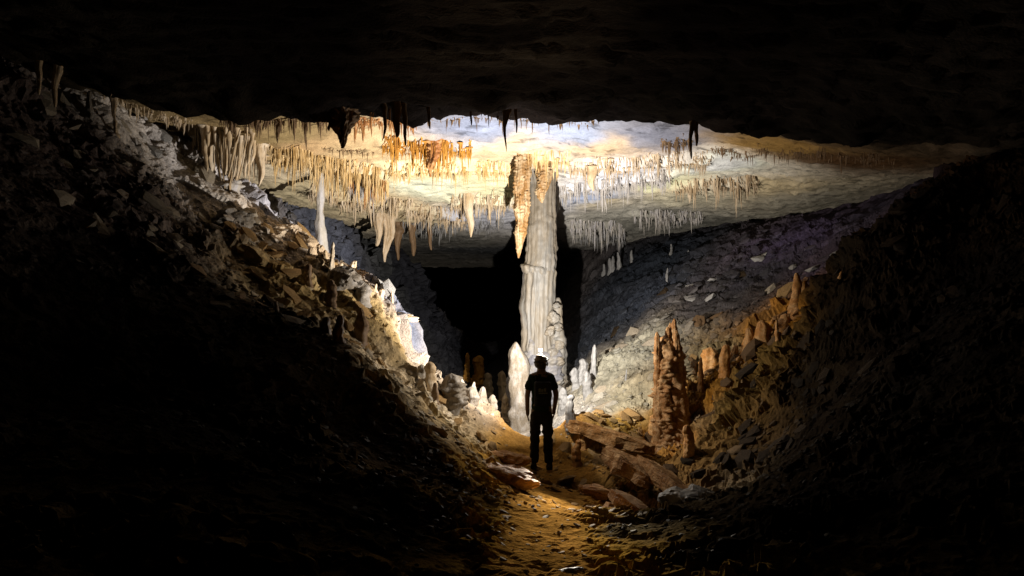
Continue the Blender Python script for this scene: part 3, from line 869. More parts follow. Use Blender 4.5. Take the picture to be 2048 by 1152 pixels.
# ------------------------------------------------------------------ stalagmites
SG = [
    # u, vtop, depth, width, shape, material, label
    (1042, 684, 14.3, 42, OVOID, 'white', 'tall bright white bullet-shaped stalagmite just left of the caver'),
    (1009, 742, 13.6, 22, STUMP, 'tan', 'blunt tan stalagmite left of the bright bullet-shaped one'),
    (1018, 780, 12.8, 24, STUMP, 'cream', 'squat cream stump at the foot of the bright bullet-shaped stalagmite'),
    (935, 706, 15.0, 15, CONE, 'orange', 'thin ringed orange stalagmite of the dark pair behind the white row'),
    (953, 712, 15.0, 24, STUMP, 'orange', 'stout ringed orange stalagmite of the dark pair behind the white row'),
    (974, 746, 14.6, 20, STUMP, 'tan', 'low yellowish stump right of the dark orange pair'),
    (926, 754, 12.35, 22, CONE, 'white', 'tallest white stalagmite of the row left of the caver'),
    (951, 764, 12.3, 21, CONE, 'white', 'second white stalagmite of the row left of the caver'),
    (969, 774, 12.25, 22, STUMP, 'white', 'blunt white stalagmite near the right end of the row'),
    (985, 790, 12.2, 22, STUMP, 'white', 'lowest white knob closing the row left of the caver'),
    (940, 780, 12.2, 28, STUMP, 'white', 'broad white knob in front of the white row'),
    (900, 756, 12.4, 47, STUMP, 'white', 'wide pale mound left of the white row'),
    (835, 706, 12.6, 16, CONE, 'white', 'small white spike below the overhanging ledge'),
    (862, 724, 12.5, 25, STUMP, 'cream', 'rounded knob beside the small white spike'),
    (848, 738, 12.4, 28, STUMP, 'white', 'low white knob between spike and rounded knob'),
    (872, 766, 10.9, 18, STUMP, 'brown', 'dark stump in shade left of the wide pale mound'),
    (886, 775, 11.0, 9, CONE, 'brown', 'thin dark spike right of the dark stump'),
    (662, 484, 13.0, 16, CONE, 'cream', 'cream stalagmite before the foot of the slender column'),
    (640, 494, 12.9, 9, CONE, 'cream', 'small cream spike left of the slender column foot'),
    (652, 500, 12.8, 10, STUMP, 'cream', 'cream stub at the slender column foot'),
    (683, 526, 12.9, 11, STUMP, 'cream', 'first cream knob of the cluster on the slope edge'),
    (693, 532, 12.8, 14, STUMP, 'white', 'white knob within the cluster on the slope edge'),
    (705, 528, 12.95, 18, STUMP, 'cream', 'tallest blocky knob of the cluster on the slope edge'),
    (698, 556, 12.6, 16, STUMP, 'cream', 'rounded knob at the front of the slope edge cluster'),
    (712, 560, 12.7, 12, STUMP, 'tan', 'tan knob at the right of the slope edge cluster'),
    (722, 550, 12.8, 13, CONE, 'white', 'left horn of the white twin stalagmite on the slope edge'),
    (738, 548, 12.8, 12, CONE, 'white', 'right horn of the white twin stalagmite on the slope edge'),
    (729, 570, 12.7, 30, STUMP, 'white', 'white mound below the twin horns on the slope edge'),
    (751, 568, 12.6, 16, CONE, 'cream', 'cream pointed stalagmite at the right end of the slope edge'),
    (760, 578, 12.6, 14, STUMP, 'cream', 'blunt cream stalagmite beside the pointed one'),
    (740, 586, 12.4, 10, CONE, 'cream', 'tiny cream spike in front of the pointed one'),
    (784, 582, 12.6, 7, CONE, 'cream', 'thin leaning spike on the ledge top'),
    (620, 528, 11.0, 14, STUMP, 'brown', 'black stub standing in the lit left slope'),
    (668, 560, 10.6, 22, STUMP, 'brown', 'black stump on the left slope below the first black stub'),
    (652, 634, 8.6, 20, STUMP, 'brown', 'left one of the black stumps on the near crest'),
    (676, 630, 8.6, 22, STUMP, 'brown', 'middle one of the black stumps on the near crest'),
    (718, 616, 8.7, 26, STUMP, 'brown', 'tallest black stump on the near crest'),
    (552, 602, 8.9, 18, CONE, 'brown', 'dark spike with a lit rim on the near left crest'),
    (234, 240, 10.6, 18, CONE, 'cream', 'cream stalagmite at the brow of the upper left slope'),
    (152, 186, 10.4, 16, CONE, 'white', 'white spike left of the upper left hollow'),
    (178, 182, 10.4, 22, CONE, 'white', 'pale cone left of the upper left hollow'),
    (1187, 690, 14.4, 20, CONE, 'grey', 'pointed grey stalagmite on the slope right of the column'),
    (1163, 718, 14.2, 20, STUMP, 'grey', 'grey knob between the column and the pointed grey stalagmite'),
    (1148, 736, 14.0, 18, STUMP, 'grey', 'low grey knob closest to the column on its right'),
    (1176, 742, 13.8, 20, STUMP, 'grey', 'grey lump below the pointed grey stalagmite'),
    (1130, 775, 13.6, 20, STUMP, 'grey', 'grey nub beside the caver right elbow'),
    (1142, 790, 13.2, 22, STUMP, 'grey', 'knobbly grey block right of the caver hip'),
    (1252, 738, 13.6, 7, CONE, 'grey', 'tiny grey peg alone on the right slope'),
    (1206, 528, 20.2, 11, SPIRE, 'grey', 'leftmost of the far pale spikes above the right slope'),
    (1218, 516, 20.4, 13, SPIRE, 'grey', 'tallest of the far pale spikes above the right slope'),
    (1226, 512, 20.6, 12, SPIRE, 'grey', 'third of the far pale spikes above the right slope'),
    (1240, 504, 21.0, 12, SPIRE, 'grey', 'fourth of the far pale spikes above the right slope'),
    (1264, 500, 21.2, 10, SPIRE, 'grey', 'rightmost small far pale spike above the right slope'),
    (1334, 536, 18.0, 8, CONE, 'grey', 'lone dim grey spike on the far right slope'),
    (1342, 488, 20.0, 9, CONE, 'grey', 'dim tall spike near the top of the far right slope'),
    (1376, 500, 19.5, 6, CONE, 'grey', 'dim thin spike right of the dim tall one'),
    (1530, 654, 12.0, 45, SPIRE, 'bank', 'broad orange hump leading up to the twin-peaked stalagmite'),
    (1505, 672, 12.0, 35, SPIRE, 'bank', 'orange hump halfway along the right ridge'),
    (1545, 640, 12.1, 21, CONE, 'bank', 'upright orange finger on the right ridge'),
    (1470, 690, 12.2, 27, CONE, 'bank', 'orange tooth at the low end of the right ridge'),
    (1660, 574, 12.4, 21, CONE, 'bank', 'orange tooth between the stub and the highest spike'),
    (1400, 716, 12.3, 18, CONE, 'bank', 'brown tooth behind the knobbly tower'),
    (1305, 830, 11.6, 18, STUMP, 'bank', 'muddy knob left of the knobbly tower'),
    (1378, 850, 11.4, 22, STUMP, 'bank', 'muddy knob at the right foot of the knobbly tower'),
    (1166, 848, 11.2, 18, STUMP, 'bank', 'orange mud-coated stub on the ground right of the caver'),
    (1156, 880, 11.1, 20, STUMP, 'bank', 'lower orange lump left of the mud-coated stub'),
    (1648, 590, 12.2, 18, STUMP, 'bank', 'orange stub right of the twin-peaked stalagmite'),
    (1679, 542, 12.3, 17, CONE, 'bank', 'lone orange spike highest on the right bank'),
    (1627, 622, 11.9, 12, CONE, 'bank', 'thin orange peg in front of the twin-peaked stalagmite'),
    (1556, 640, 12.2, 21, CONE, 'bank', 'orange spike left of the twin-peaked stalagmite'),
    (1484, 680, 12.9, 9, CONE, 'bank', 'little brown peg mid right bank'),
    (1452, 690, 12.5, 21, STUMP, 'bank', 'orange knob beside the little brown peg'),
    (1418, 696, 12.7, 40, STUMP, 'bank', 'broad rounded knob on the right bank'),
    (1392, 800, 11.4, 8, STUMP, 'bank', 'small brown post in the shadow of the knobbly tower'),
]
for k, s in enumerate(SG):
    kw = {}
    if 'ringed' in s[6]:
        kw = dict(knob=s[3] / F * s[2] * .25, knob_s=9)
    elif s[4] is STUMP:
        kw = dict(knob=s[3] / F * s[2] * .12, knob_s=10)
    stalagmite(*s, k + 1, **kw)

# twin-peaked orange stalagmite
d = 11.7
x0 = (1598 - 1024) / F * d
tw = link('stalagmite', None, None, (x0, d, floor_at(x0, d) - 0.55))
tag(tw, 'large twin-peaked orange stalagmite on the right bank', 'stalagmite')
for nm, u, vt, w, sh in (('left_peak', 1589, 546, 34, SPIRE), ('right_peak', 1609, 562, 38, SPIRE), ('skirt', 1600, 588, 90, SPIRE), ('side_knob', 1568, 628, 40, SPIRE), ('side_knob', 1630, 632, 34, SPIRE)):
    q = P(u, vt, d)
    r = w / F * d * .5
    h = q[2] - tw.location.z
    link(nm, drip_mesh(nm, M['bank'], profile=scaled(sh, r), height=h, seg=26, rings=40, lump=r * .5, lump_s=4, knob=r * .25, knob_s=7, seed=u), tw, (q[0] - x0, 0, 0))

# knobbly tower on the right of the path
d = 11.9
x0 = (1340 - 1024) / F * d
kt = link('stalagmite', None, None, (x0, d, floor_at(x0, d) - 0.12))
tag(kt, 'tall knobbly orange-brown stalagmite tower with several tips right of the path', 'stalagmite')
zt = kt.location.z
for k, (nm, u, vt, w, dd, kb) in enumerate((('scalloped_trunk', 1325, 672, 34, 11.86, .6), ('rear_tip', 1341, 646, 15, 11.96, .2), ('middle_tip', 1350, 638, 16, 11.9, .2), ('smooth_trunk', 1358, 660, 32, 11.9, .2), ('side_tip', 1317, 664, 13, 11.84, .3), ('side_tip', 1334, 654, 12, 11.88, .3), ('core', 1344, 700, 40, 11.93, .45))):
    q = P(u, vt, dd)
    r = w / F * dd * .5
    h = q[2] - zt
    pr = [(0, 1.5), (.1, 1.15), (.3, 1.0), (.7, .92), (.93, .75), (.98, .5), (1, .2)] if 'tip' not in nm else [(0, 1.6), (.5, 1.1), (.8, .9), (.96, .7), (1, .25)]
    if nm == 'smooth_trunk':
        pr = [(0, 1.7), (.2, 1.3), (.5, 1.1), (.75, .8), (.93, .5), (1, .2)]
    link(nm, drip_mesh(nm, M['tower'], profile=scaled(pr, r), height=h, seg=40, rings=110, lump=r * .5, lump_s=5, knob=r * kb * .95, knob_s=12, flute=r * .2, seed=k + 30), kt, (q[0] - x0, q[1] - d, 0))
link('skirt', drip_mesh('skirt', M['tower'], profile=[(0, .52), (.35, .46), (.6, .34), (.85, .22), (1, .1)], height=.5, seg=60, rings=40, lump=.1, lump_s=3, knob=.09, knob_s=8, flat=.8, seed=44), kt, (.1, -.02, -.02))

# ------------------------------------------------------------------ straw fringes
NV = 8
straw_v = []
for k in range(NV):
    r_ = np.random.default_rng(100 + k)
    pr = [(0, 3.0), (.04, 1.7), (.13, 1.05), (.4, .8 + .1 * r_.random()), (.7, .55 + .15 * r_.random()), (.92, .3), (1, .08)]
    v, f, cap = drip(profile=pr, height=1.0, seg=7, rings=9, lump=.5, lump_s=2.0, seed=k * 5 + 1, down=True, bend=(r_.uniform(-.4, .4), 0))
    tri = np.r_[f[:, [0, 1, 2]], f[:, [0, 2, 3]], cap[:, :3]]
    straw_v.append((v, tri))
straw_me = {}
cands = []
for fi, (line, (l0, l1), n, mat, phrase, wpx, jit, step) in enumerate(FRINGES):
    r_ = np.random.default_rng(300 + fi)
    n = int(n * (3.6 if l1 > 20 else 2.4))
    clump = r_.random(60) ** 1.6
    nest = r_.random(14)
    for i in range(n):
        t = r_.random()
        if r_.random() < .45:
            t = min(1, max(0, nest[r_.integers(14)] + r_.normal() * .014))
        u, v = polyline(line, t)
        v = v + r_.normal() * .5 * jit + .3 * jit + 1.3 * jit * float(perlin(np.array([[t * 9 + fi * 3.7, .5, .5]]))[0])
        env = 0.55 + 0.45 * math.sin(math.pi * min(1, max(0, t))) ** 0.4
        c = 0.45 + 1.0 * np.interp(t * 59, np.arange(60), clump)
        L_ = (l0 * .6 + (l1 * 1.1 - l0 * .6) * r_.random() ** 2.8) * env * c
        w = wpx * (.34 + .34 * r_.random() + 1.1 * r_.random() ** 8)
        d = smooth_hit_ceiling(u, v)
        if d is None:
            continue
        x = (u - 1024) / F * d
        cands.append((L_ * w, fi, x, d, ceil_at(x, d) + 0.03, L_ / F * d + 0.03, w / F * d * 0.5, mat, int(r_.integers(NV)), r_.uniform(0, 6.28), t))
cands.sort(key=lambda c: -c[0])
N_OWN = 262
stuff = {}
own_c = cands[:N_OWN]
stat = {}
for c in own_c:
    stat.setdefault(c[1], []).append(c)
for fi, v in stat.items():
    stat[fi] = (np.quantile([c[5] for c in v], [.33, .66]), np.quantile([c[6] for c in v], [.5]), max(c[5] for c in v))
for i, (a_, fi, x, y, z, h, r, mat, var, rot, t) in enumerate(cands):
    phrase = FRINGES[fi][4]
    if i < N_OWN:
        key = (var, mat)
        if key not in straw_me:
            straw_me[key] = mesh_from('stalactite_straw', straw_v[var][0], straw_v[var][1], M[mat], True)
        o = link('stalactite', straw_me[key], None, (x, y, z), (0, 0, rot), (r, r, h))
        ql, qr, mx_ = stat[fi]
        ln = 'short' if h < ql[0] else ('mid-length' if h < ql[1] else 'long')
        th = 'thick' if r > qr[0] else 'thin'
        pl = ('left end', 'left half', 'middle', 'right half', 'right end')[min(4, int(t * 5))]
        lab = '%s %s stalactite, %s of the %s' % (ln, th, pl, phrase)
        if h == mx_:
            lab = 'longest stalactite of the %s' % phrase
        tag(o, lab, 'stalactite', phrase)
    else:
        stuff.setdefault(mat, []).append((x, y, z, h, r, var, rot))
mats = list(stuff)
allv, allf, mi, nv = [], [], [], 0
for k, mat in enumerate(mats):
    for x, y, z, h, r, var, rot in stuff[mat]:
        v, f = straw_v[var]
        c, s = math.cos(rot), math.sin(rot)
        w = np.c_[(v[:, 0] * c - v[:, 1] * s) * r + x, (v[:, 0] * s + v[:, 1] * c) * r + y, v[:, 2] * h + z]
        allv.append(w)
        allf.append(f + nv)
        mi += [k] * len(f)
        nv += len(v)
me = mesh_from('straw_stalactites', np.concatenate(allv), np.concatenate(allf), None, True)
for mat in mats:
    me.materials.append(M[mat])
me.polygons.foreach_set('material_index', np.array(mi, dtype=np.int32))
tag(link('straw_stalactites', me), 'countless thin soda straw stalactites bristling between the larger ones', 'stalactites', None, 'stuff')

# ------------------------------------------------------------------ rubble
SV = []
ico = bpy.data.meshes.new('tmp')
import bmesh
for k in range(10):
    bm = bmesh.new()
    bmesh.ops.create_icosphere(bm, subdivisions=1, radius=1)
    r_ = random.Random(k)
    for v in bm.verts:
        v.co *= r_.uniform(.65, 1.2)
        v.co.z = max(-.55, min(.55, v.co.z * .9))
    bm.normal_update()
    bm.verts.ensure_lookup_table()
    SV.append((np.array([v.co[:] for v in bm.verts]), np.array([[q.index for q in f.verts] for f in bm.faces])))
    bm.free()


def dens(x, y):
    px = np.interp(y, [1, 4.1, 5.6, 8.2, 11, 13], [0.2, 0.19, 0.25, 0.34, 0.5, 0.5])
    ph = np.interp(y, [1, 4, 6, 8, 11, 13], [0.3, 0.28, 0.32, 0.45, 0.7, 0.5])
    on = 1 - sstep(0.7, 1.2, np.abs(x - px) / ph)
    return (1 - 0.62 * on) * np.where(y > 13, 0.9, 1.0)


n = 30000
sx = rng.uniform(-6.5, 6.2, n)
sy = 3.2 + 15.0 * rng.random(n) ** 0.9
rbk = sstep(1.9, 2.6, sx) * sstep(9.8, 10.4, sy) * (1 - sstep(13.4, 14, sy))
keep = rng.random(n) < np.maximum(dens(sx, sy), rbk) * (.15 + .95 * sstep(-.2, .2, fbm(np.c_[sx, sy, 0 * sx] * .9 + 60, 3)))
sx, sy = sx[keep], sy[keep]
n = len(sx)
ss = 0.014 + 0.03 * rng.random(n) ** 3 + 0.15 * rng.random(n) ** 14
ss = np.where(sy < 8.5, np.minimum(ss, .045) * (.45 + .5 * sstep(4, 8.5, sy)), ss)
sz = floor_z(sx, sy)
e = 0.12
gx = (floor_base(sx + e, sy) - floor_base(sx - e, sy)) / (2 * e)
gy = (floor_base(sx, sy + e) - floor_base(sx, sy - e)) / (2 * e)
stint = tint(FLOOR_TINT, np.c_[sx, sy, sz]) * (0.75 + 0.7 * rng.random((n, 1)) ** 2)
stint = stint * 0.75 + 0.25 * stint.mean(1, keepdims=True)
order = np.argsort(-ss / sy)
own = set(order[:290].tolist())
stone_m = {}
for nm, c in (('beige', (.42, .35, .26)), ('grey', (.34, .32, .30)), ('ochre', (.36, .22, .09)), ('umber', (.15, .09, .045)), ('dark', (.04, .026, .014))):
    stone_m[nm] = rock_mat(nm + ' stone', c, var=0.4, scale=7, bump=0.6, rough=0.7, spec=0.12)
stone_me = {}
sv, sf, sc_, nv = [], [], [], 0
for i in range(n):
    var = int(rng.integers(10))
    v, f = SV[var]
    asp = np.array([rng.uniform(.8, 1.7), rng.uniform(.7, 1.2), rng.uniform(.3, .75)]) * ss[i]
    nrm = Vector((-gx[i] + rng.normal() * .35, -gy[i] + rng.normal() * .35, 1)).normalized()
    q = nrm.to_track_quat('Z', 'Y').to_matrix() @ Matrix.Rotation(rng.uniform(0, 6.28), 3, 'Z')
    if i in own:
        lum = stint[i]
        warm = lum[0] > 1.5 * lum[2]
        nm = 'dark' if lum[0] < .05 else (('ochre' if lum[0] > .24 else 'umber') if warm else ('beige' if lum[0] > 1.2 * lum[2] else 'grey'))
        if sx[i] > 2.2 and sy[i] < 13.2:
            nm = 'dark' if (nm == 'dark' or sy[i] < 10.9 or sx[i] > 4.2) else 'umber'  # near bank stones darkened to go with the shade painted in its tint
        key = (var, nm)
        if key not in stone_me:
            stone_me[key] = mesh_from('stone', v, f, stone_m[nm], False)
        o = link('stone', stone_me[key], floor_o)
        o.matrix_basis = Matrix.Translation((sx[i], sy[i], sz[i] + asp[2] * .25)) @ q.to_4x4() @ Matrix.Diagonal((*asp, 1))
    else:
        w = (v * asp) @ np.array(q).T + np.array([sx[i], sy[i], sz[i] + asp[2] * .25])
        sv.append(w)
        sf.append(f + nv)
        sc_.append(np.repeat(stint[i][None], len(v), 0))
        nv += len(v)
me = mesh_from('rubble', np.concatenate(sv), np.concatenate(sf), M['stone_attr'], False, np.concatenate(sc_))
tag(link('rubble', me, floor_o), 'loose stone chips strewn over the cave slopes', None, None, 'stuff')


# ------------------------------------------------------------------ boulders and slabs
def boulder(name, u, v, d, size, rotz, mat, label, cat, seed, tilt=(0, 0), sink=.3, sub=4):
    bm = bmesh.new()
    bmesh.ops.create_icosphere(bm, subdivisions=sub, radius=1)
    co = np.array([q.co[:] for q in bm.verts])
    f = np.array([[q.index for q in ff.verts] for ff in bm.faces])
    bm.free()
    f1, rv, off = worley(co * 1.3 + seed * 7.1)
    rad = 1 + .35 * (rv[:, 0] - .5) + .45 * (off * (rv[:, 1:4] - .5)).sum(1) + .12 * fbm(co * 3 + seed, 3)
    co = co * rad[:, None] * np.array(size)
    x = (u - 1024) / F * d
    z = floor_at(x, d) if v is None else (576 - v) / F * d
    o = link(name, mesh_from(name, co, f, M[mat], False), None, (x, d, z + (size[2] * (1 - sink) if v is None else 0)), (tilt[0], tilt[1], rotz))
    tag(o, label, cat)
    return o


boulder('boulder', 1010, None, 8.6, (.42, .20, .13), -.5, 'bank', 'flat brown slab with dark underside at the left edge of the path', 'boulder', 3, sink=.6)
boulder('boulder', 1010, None, 10.0, (.34, .14, .10), -.5, 'bank', 'brown step of rock left of the caver boots', 'boulder', 5, sink=.6)
boulder('boulder', 1245, None, 8.9, (.26, .22, .20), .4, 'bank', 'orange rough boulder at the foot of the right bank', 'boulder', 7, sink=.4)
boulder('boulder', 1385, None, 8.5, (.34, .26, .16), -.6, 'column', 'pale grey-brown boulder below the knobbly tower', 'boulder', 9, sink=.5)
boulder('ledge_rock', 798, 634, 12.55, (.30, .30, .07), .1, 'tan', 'overhanging rock ledge with pointed tip at the edge of the left slope', 'rock ledge', 11, (0, .12))
boulder('flowstone_mound', 935, 834, 12.35, (.55, .22, .30), -.15, 'ivory', 'low pale flowstone mound carrying the row of knobs left of the caver', 'flowstone', 21, (0, .22), sub=5)
boulder('flowstone_mound', 862, 785, 12.5, (.35, .22, .26), -.2, 'ivory', 'pale flowstone mound under the small white spike', 'flowstone', 23, (0, .4), sub=5)


def slab(u0, v0, d0, u1, v1, d1, width, thick, mat, label, seed, roll=0.0):
    a, b = Vector(P(u0, v0, d0)), Vector(P(u1, v1, d1))
    ln = (b - a).length
    nx, ny, nz = 26, 10, 5
    bm = bmesh.new()
    bmesh.ops.create_cube(bm, size=1)
    bmesh.ops.subdivide_edges(bm, edges=bm.edges[:], cuts=9, use_grid_fill=True)
    bmesh.ops.triangulate(bm, faces=bm.faces[:])
    co = np.array([q.co[:] for q in bm.verts])
    f = np.array([[q.index for q in ff.verts] for ff in bm.faces])
    bm.free()
    w = co * np.array([ln, width, thick])
    f1, rv, off = worley(w * 5 + seed * 3.3)
    k = .22 * (rv[:, 0] - .5) + .3 * fbm(w * 3 + seed, 4) + .25 * (off * (rv[:, 1:4] - .5)).sum(1)
    tp = 1 - .35 * np.abs(co[:, 0] * 2) ** 3
    w = np.c_[w[:, 0] + .12 * fbm(w * 4 + 9 + seed, 3), w[:, 1] * tp * (1 + k), w[:, 2] * tp * (1 + 1.2 * k) + .10 * thick * fbm(w * 6 + seed, 3)]
    ax = (b - a).normalized()
    q = ax.to_track_quat('X', 'Z').to_matrix() @ Matrix.Rotation(roll, 3, 'X')
    o = link('rock_slab', mesh_from('rock_slab', w, f, M[mat], False), None, (a + b) / 2)
    o.rotation_euler = q.to_euler()
    tag(o, label, 'rock slab')


slab(1138, 848, 11.9, 1300, 900, 10.7, .42, .20, 'mudrock', 'large tilted slab with a lit edge over a dark hollow right of the caver', 3, -.25)
slab(1212, 905, 10.3, 1300, 965, 9.4, .30, .22, 'mudrock', 'rough brown slab below the large tilted one', 5, -.3)
slab(1285, 925, 10.0, 1398, 1015, 8.6, .34, .20, 'mudrock', 'long brown slab running down toward the lower right', 7, -.4)
slab(1225, 985, 8.8, 1300, 1040, 7.9, .22, .14, 'mudrock', 'lowest brown slab by the right edge of the path', 9, -.3)
boulder('rock_slab', 1190, None, 9.6, (.22, .12, .09), -.3, 'bank', 'small brown slab lying behind the caver boots at right', 'rock slab', 37, (0, .1), sink=.5)
boulder('boulder', 690, None, 11.6, (.28, .24, .2), .5, 'ivory', 'grey-beige boulder on the lit left slope below the cluster', 'boulder', 41, sink=.5)
boulder('boulder', 470, None, 11.6, (.32, .26, .2), .2, 'ivory', 'pale boulder below the white cone of the drapery', 'boulder', 43, sink=.5)
boulder('ledge_rock', 806, 672, 12.45, (.13, .26, .26), .1, 'ivory', 'rough pale rock face under the overhanging ledge', 'rock ledge', 51, (0, .1), sub=5)
boulder('stone_slab', 1142, None, 4.25, (.075, .025, .016), .25, 'column', 'long pale stone chip lying on the path at the bottom', 'stone', 15, sink=.2, sub=3)
# fallen pale dripstone pieces on the right
for k, (u, v, d, l, rz, lab) in enumerate([(1335, 975, 8.0, .34, -.5, 'upper length of a pale fallen stalactite below the right bank'), (1372, 1008, 7.6, .22, -.5, 'lower broken piece of the pale fallen stalactite')]):
    x = (u - 1024) / F * d
    o = link('fallen_stalactite', drip_mesh('fallen_stalactite', M['column'], profile=[(0, .02), (.05, .04), (.5, .03), (.95, .022), (1, .01)], height=l, seg=14, rings=24, lump=.02, lump_s=10, seed=k), None, (x, d, floor_at(x, d) + .04), (1.75, 0, rz + math.pi * .75))
    tag(o, lab, 'stalactite')


# ------------------------------------------------------------------ the caver
def skin(name, joints, edges, mat, parent, sub=2, root=0, fold=0.0):
    me = bpy.data.meshes.new(name)
    me.from_pydata([j[:3] for j in joints], edges, [])
    o = bpy.data.objects.new(name, me)
    COL.objects.link(o)
    md = o.modifiers.new('skin', 'SKIN')
    md.use_smooth_shade = True
    sk = me.skin_vertices[0].data
    for i, j in enumerate(joints):
        sk[i].radius = (j[3], j[4] if len(j) > 4 else j[3])
        sk[i].use_root = (i == root)
    sb = o.modifiers.new('sub', 'SUBSURF')
    sb.levels = sb.render_levels = sub
    dg = bpy.context.evaluated_depsgraph_get()
    dg.update()
    new = bpy.data.meshes.new_from_object(o.evaluated_get(dg))
    new.name = name
    bpy.data.objects.remove(o)
    if fold:
        co = np.zeros(len(new.vertices) * 3)
        new.vertices.foreach_get('co', co)
        co = co.reshape(-1, 3)
        nn = np.zeros(len(new.vertices) * 3)
        new.vertices.foreach_get('normal', nn)
        co += nn.reshape(-1, 3) * (fold * fbm(co * np.array([7, 7, 13]) + 3, 3))[:, None]
        new.vertices.foreach_set('co', co.ravel())
    new.materials.clear()
    new.materials.append(mat)
    for p in new.polygons:
        p.use_smooth = True
    return link(name, new, parent)


PX, PY = (1083 - 1024) / F * 11.0, 11.0
foot_z = min(floor_at(PX - .12, PY), floor_at(PX + .12, PY))
foot_z = (576 - 941) / F * PY
man = link('person', None, None, (PX, PY, foot_z), (0, 0, math.radians(4)))
tag(man, 'caver in dark T-shirt and trousers seen from behind, facing the column', 'person')
# joints: x right, y forward, z up; heights in metres
J = [(0, 0, .95, .13, .10), (0, .0, 1.12, .125, .095), (0, .01, 1.30, .145, .10), (0, .0, 1.42, .10, .075), (0, .01, 1.475, .052, .052), (0, .03, 1.56, .068, .075), (0, .03, 1.645, .072, .085), (0, .02, 1.70, .045, .05)]
E = [(0, 1), (1, 2), (2, 3), (3, 4), (4, 5), (5, 6), (6, 7)]


def chain(start, pts):
    prev = start
    for p in pts:
        J.append(p)
        E.append((prev, len(J) - 1))
        prev = len(J) - 1
    return prev


for s in (-1, 1):
    hy = .05 if s < 0 else .15
    ex = .212 if s < 0 else .22
    w = chain(3, [(s * .15, 0, 1.40, .06), (s * .19, -.015, 1.25, .048), (s * ex, -.01, 1.12, .042), (s * (ex - .005), hy, .93, .034), (s * (ex - .01), hy + .015, .875, .03, .022), (s * (ex - .012), hy + .03, .83, .034, .017)])
    for k, (dy, l) in enumerate(((-.028, .065), (-.010, .08), (.010, .085), (.028, .075))):
        bx, by, bz = J[w][:3]
        chain(w, [(bx, by + dy, bz - .03, .010), (bx - s * .008, by + dy + .008, bz - .03 - l * .55, .009), (bx - s * .022, by + dy + .018, bz - .03 - l, .007)])
    chain(w - 1, [(J[w][0] - s * .01, J[w][1] + .04, J[w][2] + .0, .011), (J[w][0] - s * .018, J[w][1] + .052, J[w][2] - .04, .009)])
    lx = .085 if s < 0 else .09
    chain(0, [(s * lx, 0, .84, .085, .09), (s * (lx + .008), .015, .50, .058), (s * (lx + .02), -.01, .30, .055), (s * (lx + .03), -.02, .09, .038), (s * (lx + .035), .09, .035, .036, .03)])
body = skin('body', J, E, M['skin'], man)
# ears, nose on the head
for s in (-1, 1):
    v, f, cap = drip(profile=[(0, .3), (.2, .9), (.6, 1), (.9, .7), (1, .2)], height=2.2, seg=10, rings=8, flat=.5, seed=2)
    tri = np.r_[f[:, [0, 1, 2]], f[:, [0, 2, 3]], cap[:, :3]]
    link('ear', mesh_from('ear', v * np.array([.012, .034, .027]), tri, M['skin']), man, (s * .088, .025, 1.545), (0, s * .15, 0))
v, f, cap = drip(profile=[(0, .8), (.3, 1), (.7, .6), (1, .3)], height=2, seg=10, rings=8, seed=3)
tri = np.r_[f[:, [0, 1, 2]], f[:, [0, 2, 3]], cap[:, :3]]
link('nose', mesh_from('nose', v * .016, tri, M['skin']), man, (0, .115, 1.565))
# T-shirt with sleeves
TJ = [(0, 0, .82, .165, .125), (0, 0, 1.0, .158, .125), (0, .005, 1.2, .165, .13), (0, 0, 1.35, .145, .11), (0, .005, 1.445, .075, .07)]
TE = [(0, 1), (1, 2), (2, 3), (3, 4)]
for s in (-1, 1):
    n0 = len(TJ)
    TJ += [(s * .145, 0, 1.385, .07), (s * .18, -.01, 1.29, .068), (s * .203, -.012, 1.185, .07)]
    TE += [(3, n0), (n0, n0 + 1), (n0 + 1, n0 + 2)]
skin('t_shirt', TJ, TE, M['shirt'], man, sub=3, fold=.022)
# trousers
RJ = [(0, 0, .96, .158, .118), (0, 0, .86, .155, .12)]
RE = [(0, 1)]
for s in (-1, 1):
    n0 = len(RJ)
    lx = .085
    RJ += [(s * lx, 0, .76, .092, .1), (s * (lx + .012), .012, .50, .078), (s * (lx + .02), -.008, .28, .074), (s * (lx + .03), -.015, .10, .068)]
    RE += [(1, n0), (n0, n0 + 1), (n0 + 1, n0 + 2), (n0 + 2, n0 + 3)]
skin('trousers', RJ, RE, M['trousers'], man, sub=3, fold=.028)
for s in (-1, 1):
    skin('boot', [(0, -.05, .04, .045, .04), (0, -.02, .13, .05), (0, .07, .04, .048, .038), (0, .16, .03, .042, .028)], [(0, 1), (0, 2), (2, 3)], M['boots'], man).location = (s * .118, 0, 0)
# cap: a fitted dome, and hair below it
v, f, cap = drip(profile=[(0, .97), (.2, 1.0), (.45, .95), (.7, .78), (.88, .5), (.97, .25), (1, .08)], height=1.0, seg=24, rings=18, seed=1, lump=.02, lump_s=2)
tri = np.r_[f[:, [0, 1, 2]], f[:, [0, 2, 3]], cap[:, :3]]
link('cap', mesh_from('cap', v * np.array([.094, .108, .125]), tri, M['cap']), man, (0, .028, 1.605))
v, f, cap = drip(profile=[(0, .75), (.3, .95), (.7, 1.0), (1, 1.0)], height=1.0, seg=24, rings=10, seed=1, lump=.03, lump_s=3)
tri = np.r_[f[:, [0, 1, 2]], f[:, [0, 2, 3]], cap[:, :3]]
link('hair', mesh_from('hair', v * np.array([.088, .085, .10]), tri, M['hair']), man, (0, .008, 1.515))


